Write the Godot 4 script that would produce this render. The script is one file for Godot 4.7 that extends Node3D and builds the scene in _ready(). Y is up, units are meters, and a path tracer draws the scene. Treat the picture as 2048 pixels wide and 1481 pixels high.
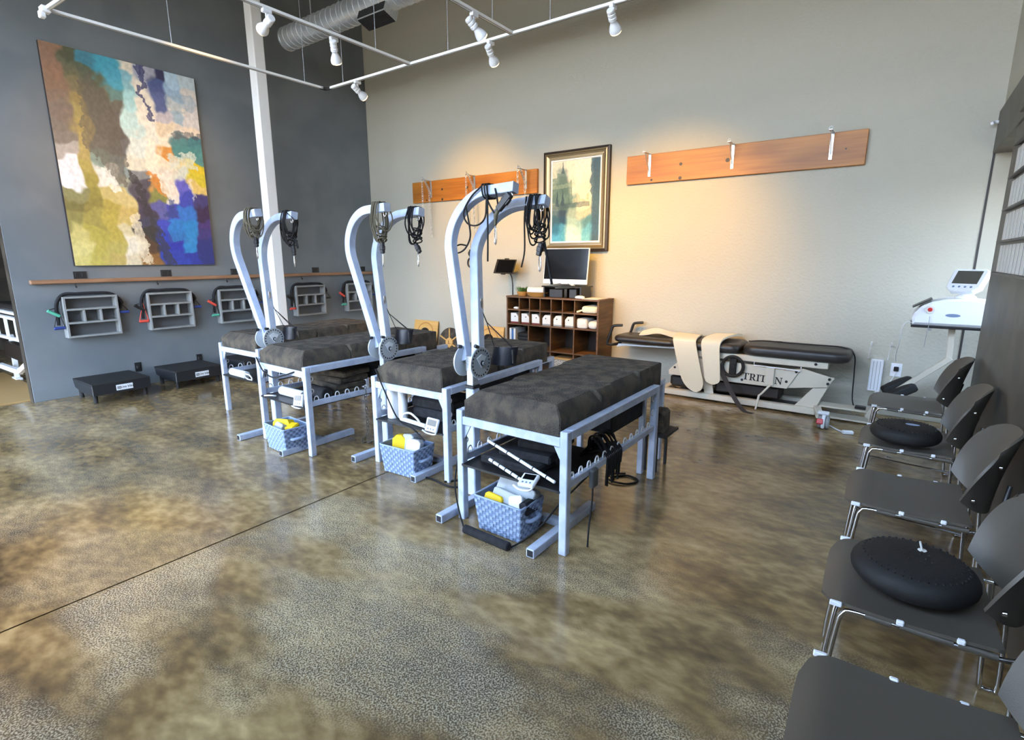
extends Node3D
# A physiotherapy room: four foam-topped traction tables with gooseneck arms, a row of chairs, a motorised table, wall boards.
var M := {}
var taken := {}
var rng := RandomNumberGenerator.new()

func _ready():
	rng.seed = 7
	# --- camera
	var cam := Camera3D.new()
	cam.name = "camera"
	add_child(cam)
	cam.transform = Transform3D(Basis(Vector3(0.81113, -0.00199, -0.58487), Vector3(-0.11877, 0.97860, -0.16804), Vector3(0.57268, 0.20577, 0.79353)), Vector3(7.5776, 1.55, 6.3576))
	cam.fov = 69.61
	cam.near = 0.05
	cam.current = true
	# --- sky and exposure
	var sm := ProceduralSkyMaterial.new()
	sm.sky_top_color = Color(0.74, 0.85, 1.0)
	sm.sky_horizon_color = Color(0.93, 0.96, 1.0)
	sm.ground_horizon_color = Color(0.56, 0.54, 0.51)
	sm.ground_bottom_color = Color(0.42, 0.40, 0.37)
	sm.sky_energy_multiplier = SKY
	sm.ground_energy_multiplier = SKY
	var sky := Sky.new()
	sky.sky_material = sm
	var e := Environment.new()
	e.background_mode = Environment.BG_SKY
	e.sky = sky
	e.tonemap_mode = Environment.TONE_MAPPER_LINEAR
	e.tonemap_exposure = EXPOSURE
	e.sdfgi_enabled = true
	e.ssao_enabled = true
	e.ssil_enabled = true
	var we := WorldEnvironment.new()
	we.name = "environment"
	we.environment = e
	add_child(we)
	materials()
	room()
	track_lights()
	duct()
	left_wall_things()
	back_wall_things()
	cabinet_things()
	tables()
	treatment_table()
	traction_unit()
	chairs()
	next_room()

const SKY := 3.9
const EXPOSURE := 1.0

# ------------------------------------------------------------------ objects
func numbered(called: String) -> String:
	if not taken.has(called):
		taken[called] = 0
		return called
	taken[called] += 1
	return "%s_%03d" % [called, taken[called]]

func tag(o: Node, label: String, category: String, group := "") -> Node:
	o.set_meta("label", label)
	o.set_meta("category", category)
	if group != "":
		o.set_meta("group", group)
	return o

func thing(called: String, label: String, category: String, at := Vector3.ZERO, turn := 0.0, group := "") -> Node3D:
	var o := Node3D.new()
	o.name = numbered(called)
	add_child(o)
	o.position = at
	o.rotation.y = turn
	tag(o, label, category, group)
	return o

func mesh_of(s) -> Mesh:
	if s is Mesh:
		return s
	s.generate_normals()
	return s.commit()

func obj(called: String, s, m: Material, parent: Node = null) -> MeshInstance3D:
	var o := MeshInstance3D.new()
	o.mesh = mesh_of(s)
	o.material_override = m
	o.name = called if parent != null else numbered(called)
	o.cast_shadow = GeometryInstance3D.SHADOW_CASTING_SETTING_ON
	if parent != null:
		parent.add_child(o, true)
	else:
		add_child(o, true)
	return o

func part(called: String, me: Mesh, m: Material, parent: Node, at: Vector3, b := Basis()) -> MeshInstance3D:
	var o := obj(called, me, m, parent)
	o.transform = Transform3D(b, at)
	return o

func struct(called: String, s, m: Material, parent: Node = null) -> MeshInstance3D:
	var o := obj(called, s, m, parent)
	if parent == null:
		o.set_meta("kind", "structure")
	return o

func dup(root: Node3D, called: String, at: Vector3, turn: float, label: String, group := "") -> Node3D:
	var r: Node3D = root.duplicate()
	r.name = numbered(called)
	add_child(r)
	r.position = at
	r.rotation.y = turn
	r.set_meta("label", label)
	if group != "":
		r.set_meta("group", group)
	return r

# ------------------------------------------------------------------ shapes
func st() -> SurfaceTool:
	var s := SurfaceTool.new()
	s.begin(Mesh.PRIMITIVE_TRIANGLES)
	s.set_smooth_group(-1)
	return s

func tri(s: SurfaceTool, a: Vector3, b: Vector3, c: Vector3, out: Vector3):
	# front faces run clockwise
	if (b - a).cross(c - a).dot(out) > 0.0:
		s.add_vertex(a); s.add_vertex(c); s.add_vertex(b)
	else:
		s.add_vertex(a); s.add_vertex(b); s.add_vertex(c)

func quad(s: SurfaceTool, a: Vector3, b: Vector3, c: Vector3, d: Vector3, out: Vector3):
	if (c - a).cross(d - b).dot(out) > 0.0:
		s.add_vertex(a); s.add_vertex(c); s.add_vertex(b)
		s.add_vertex(a); s.add_vertex(d); s.add_vertex(c)
	else:
		s.add_vertex(a); s.add_vertex(b); s.add_vertex(c)
		s.add_vertex(a); s.add_vertex(c); s.add_vertex(d)

func vec(ax: int, x: float, u: float, v: float) -> Vector3:
	var p := Vector3.ZERO
	p[ax] = x
	p[(ax + 1) % 3] = u
	p[(ax + 2) % 3] = v
	return p

func bx(s: SurfaceTool, c: Vector3, size: Vector3, b := 0.004, B := Basis()):
	var h := size * 0.5
	b = minf(b, 0.45 * minf(h.x, minf(h.y, h.z)))
	for ax in 3:
		var u := (ax + 1) % 3
		var v := (ax + 2) % 3
		for sg in [-1.0, 1.0]:
			var x: float = sg * h[ax]
			var a: float = h[u] - b
			var d: float = h[v] - b
			quad(s, c + B * vec(ax, x, -a, -d), c + B * vec(ax, x, a, -d), c + B * vec(ax, x, a, d), c + B * vec(ax, x, -a, d), B * vec(ax, sg, 0, 0))
		if b > 0.0:
			var l: float = h[ax] - b
			for su in [-1.0, 1.0]:
				for sv in [-1.0, 1.0]:
					quad(s, c + B * vec(ax, -l, su * h[u], sv * (h[v] - b)), c + B * vec(ax, l, su * h[u], sv * (h[v] - b)), c + B * vec(ax, l, su * (h[u] - b), sv * h[v]), c + B * vec(ax, -l, su * (h[u] - b), sv * h[v]), B * vec(ax, 0, su, sv))
	if b > 0.0:
		for sx in [-1.0, 1.0]:
			for sy in [-1.0, 1.0]:
				for sz in [-1.0, 1.0]:
					tri(s, c + B * Vector3(sx * h.x, sy * (h.y - b), sz * (h.z - b)), c + B * Vector3(sx * (h.x - b), sy * h.y, sz * (h.z - b)), c + B * Vector3(sx * (h.x - b), sy * (h.y - b), sz * h.z), B * Vector3(sx, sy, sz))

func box(c: Vector3, size: Vector3, b := 0.004, B := Basis()) -> SurfaceTool:
	var s := st()
	bx(s, c, size, b, B)
	return s

func span(x0: float, x1: float, y0: float, y1: float, z0: float, z1: float, b := 0.0) -> SurfaceTool:
	return box(Vector3((x0 + x1) / 2, (y0 + y1) / 2, (z0 + z1) / 2), Vector3(x1 - x0, y1 - y0, z1 - z0), b)

func bar(s: SurfaceTool, a: Vector3, b: Vector3, w: float, h: float, bev := 0.003, up := Vector3.UP):
	# a straight square tube from a to b, w wide and h high
	var d := (b - a).normalized()
	if absf(d.dot(up)) > 0.98:
		up = Vector3.BACK
	var x := up.cross(d).normalized()
	var y := d.cross(x)
	bx(s, (a + b) / 2, Vector3(w, h, a.distance_to(b)), bev, Basis(x, y, d))

func tube(s: SurfaceTool, pts: Array, r, n := 8, closed := false):
	var k := pts.size()
	var rings := []
	var prev := Vector3.ZERO
	for i in k:
		var p: Vector3 = pts[i]
		var q0: Vector3 = pts[(i - 1 + k) % k] if closed or i > 0 else p
		var q1: Vector3 = pts[(i + 1) % k] if closed or i < k - 1 else p
		var d := (q1 - q0).normalized()
		if prev == Vector3.ZERO:
			prev = d.cross(Vector3.UP if absf(d.y) < 0.9 else Vector3.RIGHT).normalized()
		prev = (prev - d * prev.dot(d)).normalized()
		var w := d.cross(prev)
		var rr: float = r[i] if r is Array else r
		var ring := PackedVector3Array()
		for j in n:
			var a := TAU * j / n
			ring.append(p + (prev * cos(a) + w * sin(a)) * rr)
		rings.append(ring)
	s.set_smooth_group(1)
	for i in (k if closed else k - 1):
		var A: PackedVector3Array = rings[i]
		var B: PackedVector3Array = rings[(i + 1) % k]
		var c: Vector3 = (pts[i] + pts[(i + 1) % k]) / 2
		for j in n:
			var j2 := (j + 1) % n
			quad(s, A[j], A[j2], B[j2], B[j], (A[j] + A[j2] + B[j] + B[j2]) / 4 - c)
	s.set_smooth_group(-1)
	if not closed:
		for e in [0, k - 1]:
			var R: PackedVector3Array = rings[e]
			var o: Vector3 = pts[0] - pts[1] if e == 0 else pts[k - 1] - pts[k - 2]
			for j in range(1, n - 1):
				tri(s, R[0], R[j], R[j + 1], o)

func smooth(ctrl: Array, per := 6, closed := false) -> Array:
	# Catmull-Rom through the control points
	var out := []
	var k := ctrl.size()
	for i in (k if closed else k - 1):
		var p1: Vector3 = ctrl[i]
		var p2: Vector3 = ctrl[(i + 1) % k]
		var p0: Vector3 = ctrl[(i - 1 + k) % k] if closed or i > 0 else p1 * 2 - p2
		var p3: Vector3 = ctrl[(i + 2) % k] if closed or i < k - 2 else p2 * 2 - p1
		for j in per:
			out.append(p1.cubic_interpolate(p2, p0, p3, float(j) / per))
	if not closed:
		out.append(ctrl[k - 1])
	return out

func sweep(s: SurfaceTool, pts: Array, prof: PackedVector2Array, side: Vector3):
	# prof.x runs along the fixed side vector, prof.y along the normal in the plane of the path
	var rings := []
	var k := pts.size()
	for i in k:
		var d: Vector3 = (pts[mini(i + 1, k - 1)] - pts[maxi(i - 1, 0)]).normalized()
		var y := d.cross(side).normalized()
		var ring := PackedVector3Array()
		for p in prof:
			ring.append(pts[i] + side * p.x + y * p.y)
		rings.append(ring)
	loft(s, rings, true, true, false)

func loft(s: SurfaceTool, rings: Array, cap0 := true, cap1 := true, round_too := true, first_group := 2):
	# rings of equal counts; with round_too the sides are smooth, otherwise each side keeps its edges
	var k := rings.size()
	var n: int = rings[0].size()
	for i in k - 1:
		var A: PackedVector3Array = rings[i]
		var B: PackedVector3Array = rings[i + 1]
		var c := Vector3.ZERO
		for j in n:
			c += A[j] + B[j]
		c /= 2.0 * n
		for j in n:
			var j2 := (j + 1) % n
			s.set_smooth_group(first_group if round_too else first_group + j)
			quad(s, A[j], A[j2], B[j2], B[j], (A[j] + A[j2] + B[j] + B[j2]) / 4 - c)
	s.set_smooth_group(-1)
	for e in [0, k - 1]:
		if (e == 0 and cap0) or (e > 0 and cap1):
			var R: PackedVector3Array = rings[e]
			var c := Vector3.ZERO
			var c2 := Vector3.ZERO
			for j in n:
				c += R[j] / n
				c2 += rings[1 if e == 0 else k - 2][j] / n
			if c.distance_to(c2) < 1e-5:
				c2 = c - Vector3.UP * (1 if e > 0 else -1)
			for j in n:
				tri(s, c, R[j], R[(j + 1) % n], c - c2)

func rrect(w: float, d: float, r: float, y: float, n := 4, at := Vector3.ZERO) -> PackedVector3Array:
	# a rounded rectangle in the xz plane
	var out := PackedVector3Array()
	r = minf(r, minf(w, d) * 0.499)
	for q in 4:
		var cx: float = (w / 2 - r) * [1, -1, -1, 1][q]
		var cz: float = (d / 2 - r) * [1, 1, -1, -1][q]
		for i in n + 1:
			var a := PI / 2 * (q + float(i) / n)
			out.append(at + Vector3(cx + r * cos(a), y, cz + r * sin(a)))
	return out

func pad(s: SurfaceTool, c: Vector3, size: Vector3, corner: float, edge: float, crown := 0.0):
	# an upholstered pad: rounded corners, rounded edges, slight crown; c is the middle of its underside
	var rings := []
	var steps := 5
	for i in steps:
		var a := PI / 2 * i / (steps - 1)
		rings.append(rrect(size.x - 2 * edge * (1 - sin(a)), size.z - 2 * edge * (1 - sin(a)), corner, edge * (1 - cos(a)), 5, c))
	for i in steps:
		var a := PI / 2 * i / (steps - 1)
		rings.append(rrect(size.x - 2 * edge * (1 - cos(a)), size.z - 2 * edge * (1 - cos(a)), corner, size.y - crown - edge * (1 - sin(a)), 5, c))
	if crown > 0.0:
		rings.append(rrect((size.x - 2 * edge) * 0.6, (size.z - 2 * edge) * 0.6, corner * 0.6, size.y - crown * 0.25, 5, c))
		rings.append(rrect((size.x - 2 * edge) * 0.15, (size.z - 2 * edge) * 0.15, corner * 0.15, size.y, 5, c))
	loft(s, rings)

func lathe(s: SurfaceTool, prof: Array, n := 20, T := Transform3D()):
	# prof: Vector2(radius, height) from bottom to top, outside to the right
	var group := 2
	for i in prof.size() - 1:
		var a: Vector2 = prof[i]
		var b: Vector2 = prof[i + 1]
		if i > 0:
			var before: Vector2 = (a - prof[i - 1]).normalized()
			if before.dot((b - a).normalized()) < 0.8:
				group += 1
		s.set_smooth_group(group)
		var nrm := Vector2(b.y - a.y, a.x - b.x)
		for j in n:
			var t0 := TAU * j / n
			var t1 := TAU * (j + 1) / n
			var e0 := Vector3(cos(t0), 0, sin(t0))
			var e1 := Vector3(cos(t1), 0, sin(t1))
			var em := (e0 + e1).normalized()
			var out := T.basis * (em * nrm.x + Vector3.UP * nrm.y)
			var p := [T * (e0 * a.x + Vector3.UP * a.y), T * (e1 * a.x + Vector3.UP * a.y), T * (e1 * b.x + Vector3.UP * b.y), T * (e0 * b.x + Vector3.UP * b.y)]
			if a.x < 1e-5:
				tri(s, p[0], p[2], p[3], out)
			elif b.x < 1e-5:
				tri(s, p[0], p[1], p[2], out)
			else:
				quad(s, p[0], p[1], p[2], p[3], out)
	s.set_smooth_group(-1)

func cyl(s: SurfaceTool, a: Vector3, b: Vector3, r: float, n := 16, bev := 0.002):
	var d := (b - a).normalized()
	var x := d.cross(Vector3.UP if absf(d.y) < 0.9 else Vector3.RIGHT).normalized()
	var l := a.distance_to(b)
	lathe(s, [Vector2(0, 0), Vector2(r - bev, 0), Vector2(r, bev), Vector2(r, l - bev), Vector2(r - bev, l), Vector2(0, l)], n, Transform3D(Basis(x, d, x.cross(d)), a))

func prism(s: SurfaceTool, poly: PackedVector2Array, depth: float, T := Transform3D(), bev := 0.0):
	# poly in the xy plane, extruded to +z by depth
	if Geometry2D.is_polygon_clockwise(poly):
		poly.reverse()
	var n := poly.size()
	var inner := PackedVector2Array()
	for i in n:
		var e0 := (poly[i] - poly[(i - 1 + n) % n]).normalized()
		var e1 := (poly[(i + 1) % n] - poly[i]).normalized()
		var m := Vector2(-(e0 + e1).y, (e0 + e1).x).normalized()
		inner.append(poly[i] + m * bev / maxf(0.3, m.dot(Vector2(-e0.y, e0.x))))
	var idx := Geometry2D.triangulate_polygon(poly)
	for z in [0.0, depth]:
		var o := T.basis * Vector3(0, 0, 1 if z > 0 else -1)
		for i in range(0, idx.size(), 3):
			var P := []
			for j in 3:
				P.append(T * Vector3(inner[idx[i + j]].x, inner[idx[i + j]].y, z))
			tri(s, P[0], P[1], P[2], o)
	for i in n:
		var j := (i + 1) % n
		var e := (poly[j] - poly[i]).normalized()
		var o2 := T.basis * Vector3(e.y, -e.x, 0)
		quad(s, T * Vector3(poly[i].x, poly[i].y, bev), T * Vector3(poly[j].x, poly[j].y, bev), T * Vector3(poly[j].x, poly[j].y, depth - bev), T * Vector3(poly[i].x, poly[i].y, depth - bev), o2)
		if bev > 0.0:
			quad(s, T * Vector3(poly[i].x, poly[i].y, bev), T * Vector3(poly[j].x, poly[j].y, bev), T * Vector3(inner[j].x, inner[j].y, 0), T * Vector3(inner[i].x, inner[i].y, 0), o2 - T.basis.z)
			quad(s, T * Vector3(poly[i].x, poly[i].y, depth - bev), T * Vector3(poly[j].x, poly[j].y, depth - bev), T * Vector3(inner[j].x, inner[j].y, depth), T * Vector3(inner[i].x, inner[i].y, depth), o2 + T.basis.z)

func shell(s: SurfaceTool, f: Callable, nu: int, nv: int, thick: float):
	# a curved sheet of the given thickness; f(u, v) with u, v in 0..1
	var top := []
	var low := []
	for i in nu + 1:
		var a := PackedVector3Array()
		var b := PackedVector3Array()
		for j in nv + 1:
			var u := float(i) / nu
			var v := float(j) / nv
			var p: Vector3 = f.call(u, v)
			var du: Vector3 = f.call(minf(u + 0.01, 1), v) - f.call(maxf(u - 0.01, 0), v)
			var dv: Vector3 = f.call(u, minf(v + 0.01, 1)) - f.call(u, maxf(v - 0.01, 0))
			var nn := du.cross(dv).normalized()
			a.append(p + nn * thick / 2)
			b.append(p - nn * thick / 2)
		top.append(a)
		low.append(b)
	for i in nu:
		for j in nv:
			var o: Vector3 = top[i][j] - low[i][j]
			s.set_smooth_group(3)
			quad(s, top[i][j], top[i + 1][j], top[i + 1][j + 1], top[i][j + 1], o)
			s.set_smooth_group(4)
			quad(s, low[i][j], low[i + 1][j], low[i + 1][j + 1], low[i][j + 1], -o)
	s.set_smooth_group(5)
	for i in nu:
		quad(s, top[i][0], top[i + 1][0], low[i + 1][0], low[i][0], top[i][0] - top[i][1])
		quad(s, top[i][nv], top[i + 1][nv], low[i + 1][nv], low[i][nv], top[i][nv] - top[i][nv - 1])
	for j in nv:
		quad(s, top[0][j], top[0][j + 1], low[0][j + 1], low[0][j], top[0][j] - top[1][j])
		quad(s, top[nu][j], top[nu][j + 1], low[nu][j + 1], low[nu][j], top[nu][j] - top[nu - 1][j])
	s.set_smooth_group(-1)

func ring_pts(c: Vector3, x: Vector3, y: Vector3, n := 16, a0 := 0.0, a1 := TAU) -> Array:
	var out := []
	var full := absf(a1 - a0 - TAU) < 1e-4
	for i in (n if full else n + 1):
		var a := a0 + (a1 - a0) * i / n
		out.append(c + x * cos(a) + y * sin(a))
	return out

func oval(c: Vector3, along: Vector3, across: Vector3, n := 5) -> Array:
	# a stadium outline: link of a chain, frame of a carabiner
	var out := []
	var straight := along * maxf(0.0, 1.0 - across.length() / along.length())
	for h in 2:
		var sg := 1.0 if h == 0 else -1.0
		for i in n + 1:
			var a := PI * i / n - PI / 2
			out.append(c + straight * sg + along.normalized() * across.length() * cos(a) * sg + across * sin(a) * sg)
	return out

func text(words: String, font_name: String, bold: int, height: float, m: Material, parent: Node, T: Transform3D, called := "lettering"):
	var f := SystemFont.new()
	f.font_names = PackedStringArray([font_name])
	f.font_weight = bold
	var t := TextMesh.new()
	t.text = words
	t.font = f
	t.font_size = 32
	t.pixel_size = height / 24.0
	t.depth = 0.001
	t.curve_step = 2.0
	var o := MeshInstance3D.new()
	o.name = called
	o.mesh = t
	o.material_override = m
	parent.add_child(o, true)
	o.transform = T
	return o

# ------------------------------------------------------------------ materials
func lin(c: Color) -> Color:
	return c

func mat(key: String, c: Color, rough := 0.6, metal := 0.0) -> StandardMaterial3D:
	var m := StandardMaterial3D.new()
	m.albedo_color = c
	m.roughness = rough
	m.metallic = metal
	m.resource_name = key
	M[key] = m
	return m

func rgb(r: int, g: int, b: int) -> Color:
	return Color8(r, g, b)

func noise(seed_: int, freq: float, octaves := 4, type := FastNoiseLite.TYPE_SIMPLEX_SMOOTH) -> FastNoiseLite:
	var n := FastNoiseLite.new()
	n.seed = seed_
	n.noise_type = type
	n.frequency = freq
	n.fractal_octaves = octaves
	return n

func bump(m: StandardMaterial3D, seed_: int, freq: float, strength: float, scale: float, size := 256, octaves := 3):
	var im := noise(seed_, freq, octaves).get_seamless_image(size, size)
	im.bump_map_to_normal_map(strength)
	im.generate_mipmaps()
	m.normal_enabled = true
	m.normal_texture = ImageTexture.create_from_image(im)
	m.uv1_triplanar = true
	m.uv1_world_triplanar = true
	m.uv1_scale = Vector3.ONE * scale

func mottle(m: StandardMaterial3D, a: Color, b: Color, seed_: int, freq: float, scale: float, size := 256, octaves := 4, stretch := Vector3.ONE, world := true):
	# a two-tone grain over the whole surface
	var im := noise(seed_, freq, octaves).get_seamless_image(size, size)
	im.convert(Image.FORMAT_RGB8)
	var d := im.get_data()
	for i in range(0, d.size(), 3):
		var c := a.lerp(b, smoothstep(0.2, 0.8, d[i] / 255.0))
		d[i] = int(c.r * 255)
		d[i + 1] = int(c.g * 255)
		d[i + 2] = int(c.b * 255)
	var out := Image.create_from_data(size, size, false, Image.FORMAT_RGB8, d)
	out.generate_mipmaps()
	m.albedo_color = Color.WHITE
	m.albedo_texture = ImageTexture.create_from_image(out)
	m.uv1_triplanar = true
	m.uv1_world_triplanar = world
	m.uv1_scale = stretch * scale

func glow(key: String, c: Color, energy: float):
	var m := mat(key, c, 0.4)
	m.emission_enabled = true
	m.emission = c
	m.emission_energy_multiplier = energy

func materials():
	var m := mat("wall_light", rgb(178, 174, 158), 0.75)
	bump(m, 3, 0.05, 1.2, 2.0)
	m = mat("wall_dark", rgb(92, 93, 95), 0.55)
	mottle(m, rgb(109, 115, 119), rgb(119, 124, 127), 5, 0.01, 0.4)
	m = mat("wall_brown", rgb(70, 64, 56), 0.45)
	mottle(m, rgb(64, 58, 51), rgb(82, 75, 65), 8, 0.02, 0.5)
	mat("ceiling", rgb(120, 120, 120), 0.9)
	floor_material()
	m = mat("steel_white", rgb(214, 222, 236), 0.38)
	mottle(m, rgb(178, 190, 211), rgb(199, 208, 225), 9, 0.02, 1.5)
	m = mat("cream_metal", rgb(205, 198, 180), 0.45)
	m = mat("galvanised", rgb(176, 182, 186), 0.30, 0.7)
	mottle(m, rgb(176, 182, 186), rgb(222, 227, 230), 11, 0.06, 6.0)
	mat("zinc", rgb(196, 202, 206), 0.35, 0.35)
	mat("chrome", rgb(215, 215, 215), 0.16, 1.0)
	mat("bolt", rgb(40, 40, 42), 0.4, 0.3)
	mat("white_plastic", rgb(232, 234, 236), 0.4)
	mat("white_paint", rgb(244, 245, 243), 0.5)
	mat("black_plastic", rgb(30, 29, 29), 0.4)
	m = mat("chair_black", rgb(82, 76, 67), 0.45)
	bump(m, 13, 0.12, 1.5, 14.0)
	m = mat("foam", rgb(52, 48, 46), 0.95)
	mottle(m, rgb(56, 51, 45), rgb(90, 81, 67), 15, 0.018, 1.6)
	bump(m, 16, 0.2, 3.0, 1.6)
	m = mat("foam_black", rgb(34, 34, 37), 0.9)
	mottle(m, rgb(22, 22, 25), rgb(38, 38, 42), 17, 0.03, 2.0)
	m = mat("vinyl", rgb(44, 41, 39), 0.38)
	bump(m, 18, 0.1, 1.2, 8.0)
	m = mat("rubber", rgb(24, 23, 22), 0.7)
	bump(m, 19, 0.15, 3.0, 10.0)
	mat("rope", rgb(22, 21, 22), 0.85)
	m = mat("rope_flecked", rgb(70, 62, 48), 0.9)
	mottle(m, rgb(28, 25, 22), rgb(150, 138, 110), 21, 0.15, 14.0)
	mat("carabiner", rgb(225, 225, 225), 0.2, 0.9)
	m = mat("pine", rgb(190, 120, 55), 0.45)
	wood(m, rgb(138, 82, 16), rgb(192, 124, 40), 31, 0.5)
	m = mat("rail_wood", rgb(150, 112, 84), 0.5)
	wood(m, rgb(128, 92, 66), rgb(172, 132, 100), 32, 0.8)
	m = mat("cabinet_wood", rgb(112, 80, 48), 0.55)
	wood(m, rgb(70, 46, 25), rgb(128, 92, 54), 33, 0.9)
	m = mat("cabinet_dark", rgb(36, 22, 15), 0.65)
	m = mat("plywood", rgb(216, 170, 96), 0.5)
	wood(m, rgb(204, 156, 84), rgb(226, 184, 112), 34, 0.7)
	mat("shelf_grey", rgb(142, 144, 142), 0.5)
	mat("shelf_back", rgb(88, 90, 92), 0.6)
	mat("frame_gold", rgb(138, 122, 92), 0.34, 0.7)
	mat("frame_dark", rgb(42, 33, 27), 0.5)
	mat("plate_dark", rgb(34, 35, 37), 0.4)
	mat("basket_light", rgb(152, 170, 198), 0.7)
	mat("basket_dark", rgb(114, 131, 160), 0.75)
	mat("yellow", rgb(240, 200, 20), 0.7)
	mat("grey_foam", rgb(176, 182, 186), 0.8)
	mat("red", rgb(196, 38, 36), 0.4)
	mat("orange_red", rgb(225, 82, 66), 0.5)
	mat("mint", rgb(86, 176, 148), 0.5)
	mat("blue", rgb(48, 66, 132), 0.5)
	mat("navy", rgb(15, 16, 24), 0.45)
	m = mat("towel", rgb(226, 216, 190), 0.95)
	bump(m, 22, 0.2, 2.5, 4.0)
	mat("paper", rgb(218, 216, 208), 0.8)
	mat("screen", rgb(14, 14, 15), 0.12)
	mat("screen_grey", rgb(82, 80, 72), 0.3)
	mat("leaf", rgb(70, 104, 42), 0.6)
	mat("wicker", rgb(186, 130, 62), 0.7)
	mat("maroon", rgb(110, 34, 26), 0.6)
	mat("tan", rgb(178, 142, 88), 0.6)
	mat("binder_blue", rgb(66, 112, 166), 0.5)
	mat("dark_line", rgb(52, 48, 46), 0.6)
	glow("bulb", rgb(255, 226, 170), 4.0)
	m = mat("glass", Color(0.9, 0.95, 0.97, 0.08), 0.02)
	m.transparency = BaseMaterial3D.TRANSPARENCY_ALPHA
	m = mat("patterned", rgb(200, 196, 184), 0.8)
	mottle(m, rgb(232, 228, 214), rgb(52, 50, 48), 41, 0.07, 5.0, 256, 1)

func wood(m: StandardMaterial3D, a: Color, b: Color, seed_: int, scale: float):
	var w := 256
	var n1 := noise(seed_, 0.02, 3)
	var n2 := noise(seed_ + 1, 0.09, 3)
	var im := Image.create(w, w, false, Image.FORMAT_RGB8)
	for y in w:
		for x in w:
			# grain runs along x; blended at the border so that it repeats
			var t := n1.get_noise_2d(x * 0.14, y * 1.6) * 0.6 + n2.get_noise_2d(x * 0.1, y * 2.0) * 0.35
			var t2 := n1.get_noise_2d((x - w) * 0.14, y * 1.6) * 0.6 + n2.get_noise_2d((x - w) * 0.1, y * 2.0) * 0.35
			t = lerpf(t, t2, smoothstep(0.7, 1.0, float(x) / w))
			im.set_pixel(x, y, a.lerp(b, clampf(t + 0.5, 0, 1)))
	im.generate_mipmaps()
	m.albedo_color = Color.WHITE
	m.albedo_texture = ImageTexture.create_from_image(im)
	m.uv1_triplanar = true
	m.uv1_scale = Vector3.ONE * scale

func floor_material():
	var m := mat("floor", Color.WHITE, 0.17)
	m.metallic_specular = 0.5
	var w := 2048
	var big := noise(51, 0.0026, 3).get_image(w, w).get_data()
	var mid := noise(52, 0.0095, 6).get_image(w, w).get_data()
	var fine := noise(53, 0.055, 4).get_image(w, w).get_data()
	var dark := rgb(74, 61, 44)
	var brown := rgb(134, 111, 74)
	var light := rgb(196, 170, 122)
	var lut := []
	for k in 3:
		var line := PackedByteArray()
		line.resize(512)
		for i in 512:
			var t := clampf((i / 511.0 - 0.20) / 0.60, 0, 1)
			var c := dark.lerp(brown, t * 2.0) if t < 0.5 else brown.lerp(light, t * 2.0 - 1.0)
			line[i] = int([c.r, c.g, c.b][k] * 255)
		lut.append(line)
	var lr: PackedByteArray = lut[0]
	var lg: PackedByteArray = lut[1]
	var lb: PackedByteArray = lut[2]
	var d := PackedByteArray()
	d.resize(w * w * 3)
	var o := 0
	for i in w * w:
		var t: int = (big[i] * 9 + mid[i] * 13 + fine[i] * 10) >> 4
		if t > 511:
			t = 511
		d[o] = lr[t]
		d[o + 1] = lg[t]
		d[o + 2] = lb[t]
		o += 3
	var im := Image.create_from_data(w, w, false, Image.FORMAT_RGB8, d)
	im.generate_mipmaps()
	m.albedo_texture = ImageTexture.create_from_image(im)
	# fine salt-and-pepper aggregate, stronger in some zones
	var s := 512
	var sp := noise(54, 0.15, 2).get_seamless_image(s, s).get_data()
	var q := PackedByteArray()
	q.resize(s * s * 4)
	for i in s * s:
		var k := smoothstep(0.53, 0.60, sp[i] / 255.0)
		var l := smoothstep(0.50, 0.38, sp[i] / 255.0)
		var v := int(82 * k + 222 * (1 - k))
		q[i * 4] = v
		q[i * 4 + 1] = int(v * 0.94)
		q[i * 4 + 2] = int(v * 0.81)
		q[i * 4 + 3] = int(255 * clampf(maxf(k * 0.85, l * 0.65), 0, 1))
	var dm := Image.create_from_data(s, s, false, Image.FORMAT_RGBA8, q)
	dm.generate_mipmaps()
	m.detail_enabled = true
	m.detail_albedo = ImageTexture.create_from_image(dm)
	m.detail_uv_layer = BaseMaterial3D.DETAIL_UV_2
	m.detail_blend_mode = BaseMaterial3D.BLEND_MODE_MIX
	var mk := noise(55, 0.045, 4).get_image(256, 256).get_data()
	var mm := Image.create(256, 256, false, Image.FORMAT_RGBA8)
	for y in 256:
		for x in 256:
			var t := mk[y * 256 + x] / 255.0
			var u := x / 256.0
			# the slab right of the joint, towards the windows, is ground down to the aggregate
			var here := smoothstep(0.46, 0.60, y / 256.0) * smoothstep(0.95, 0.88, u) * (1.0 if u > 0.670 else 0.30)
			var a := clampf(smoothstep(0.30, 0.66, t) * (0.12 + 0.80 * here), 0, 1)
			mm.set_pixel(x, y, Color(a, a, a, a))
	m.detail_mask = ImageTexture.create_from_image(mm)
	m.uv1_triplanar = false
	m.uv1_scale = Vector3.ONE

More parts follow.
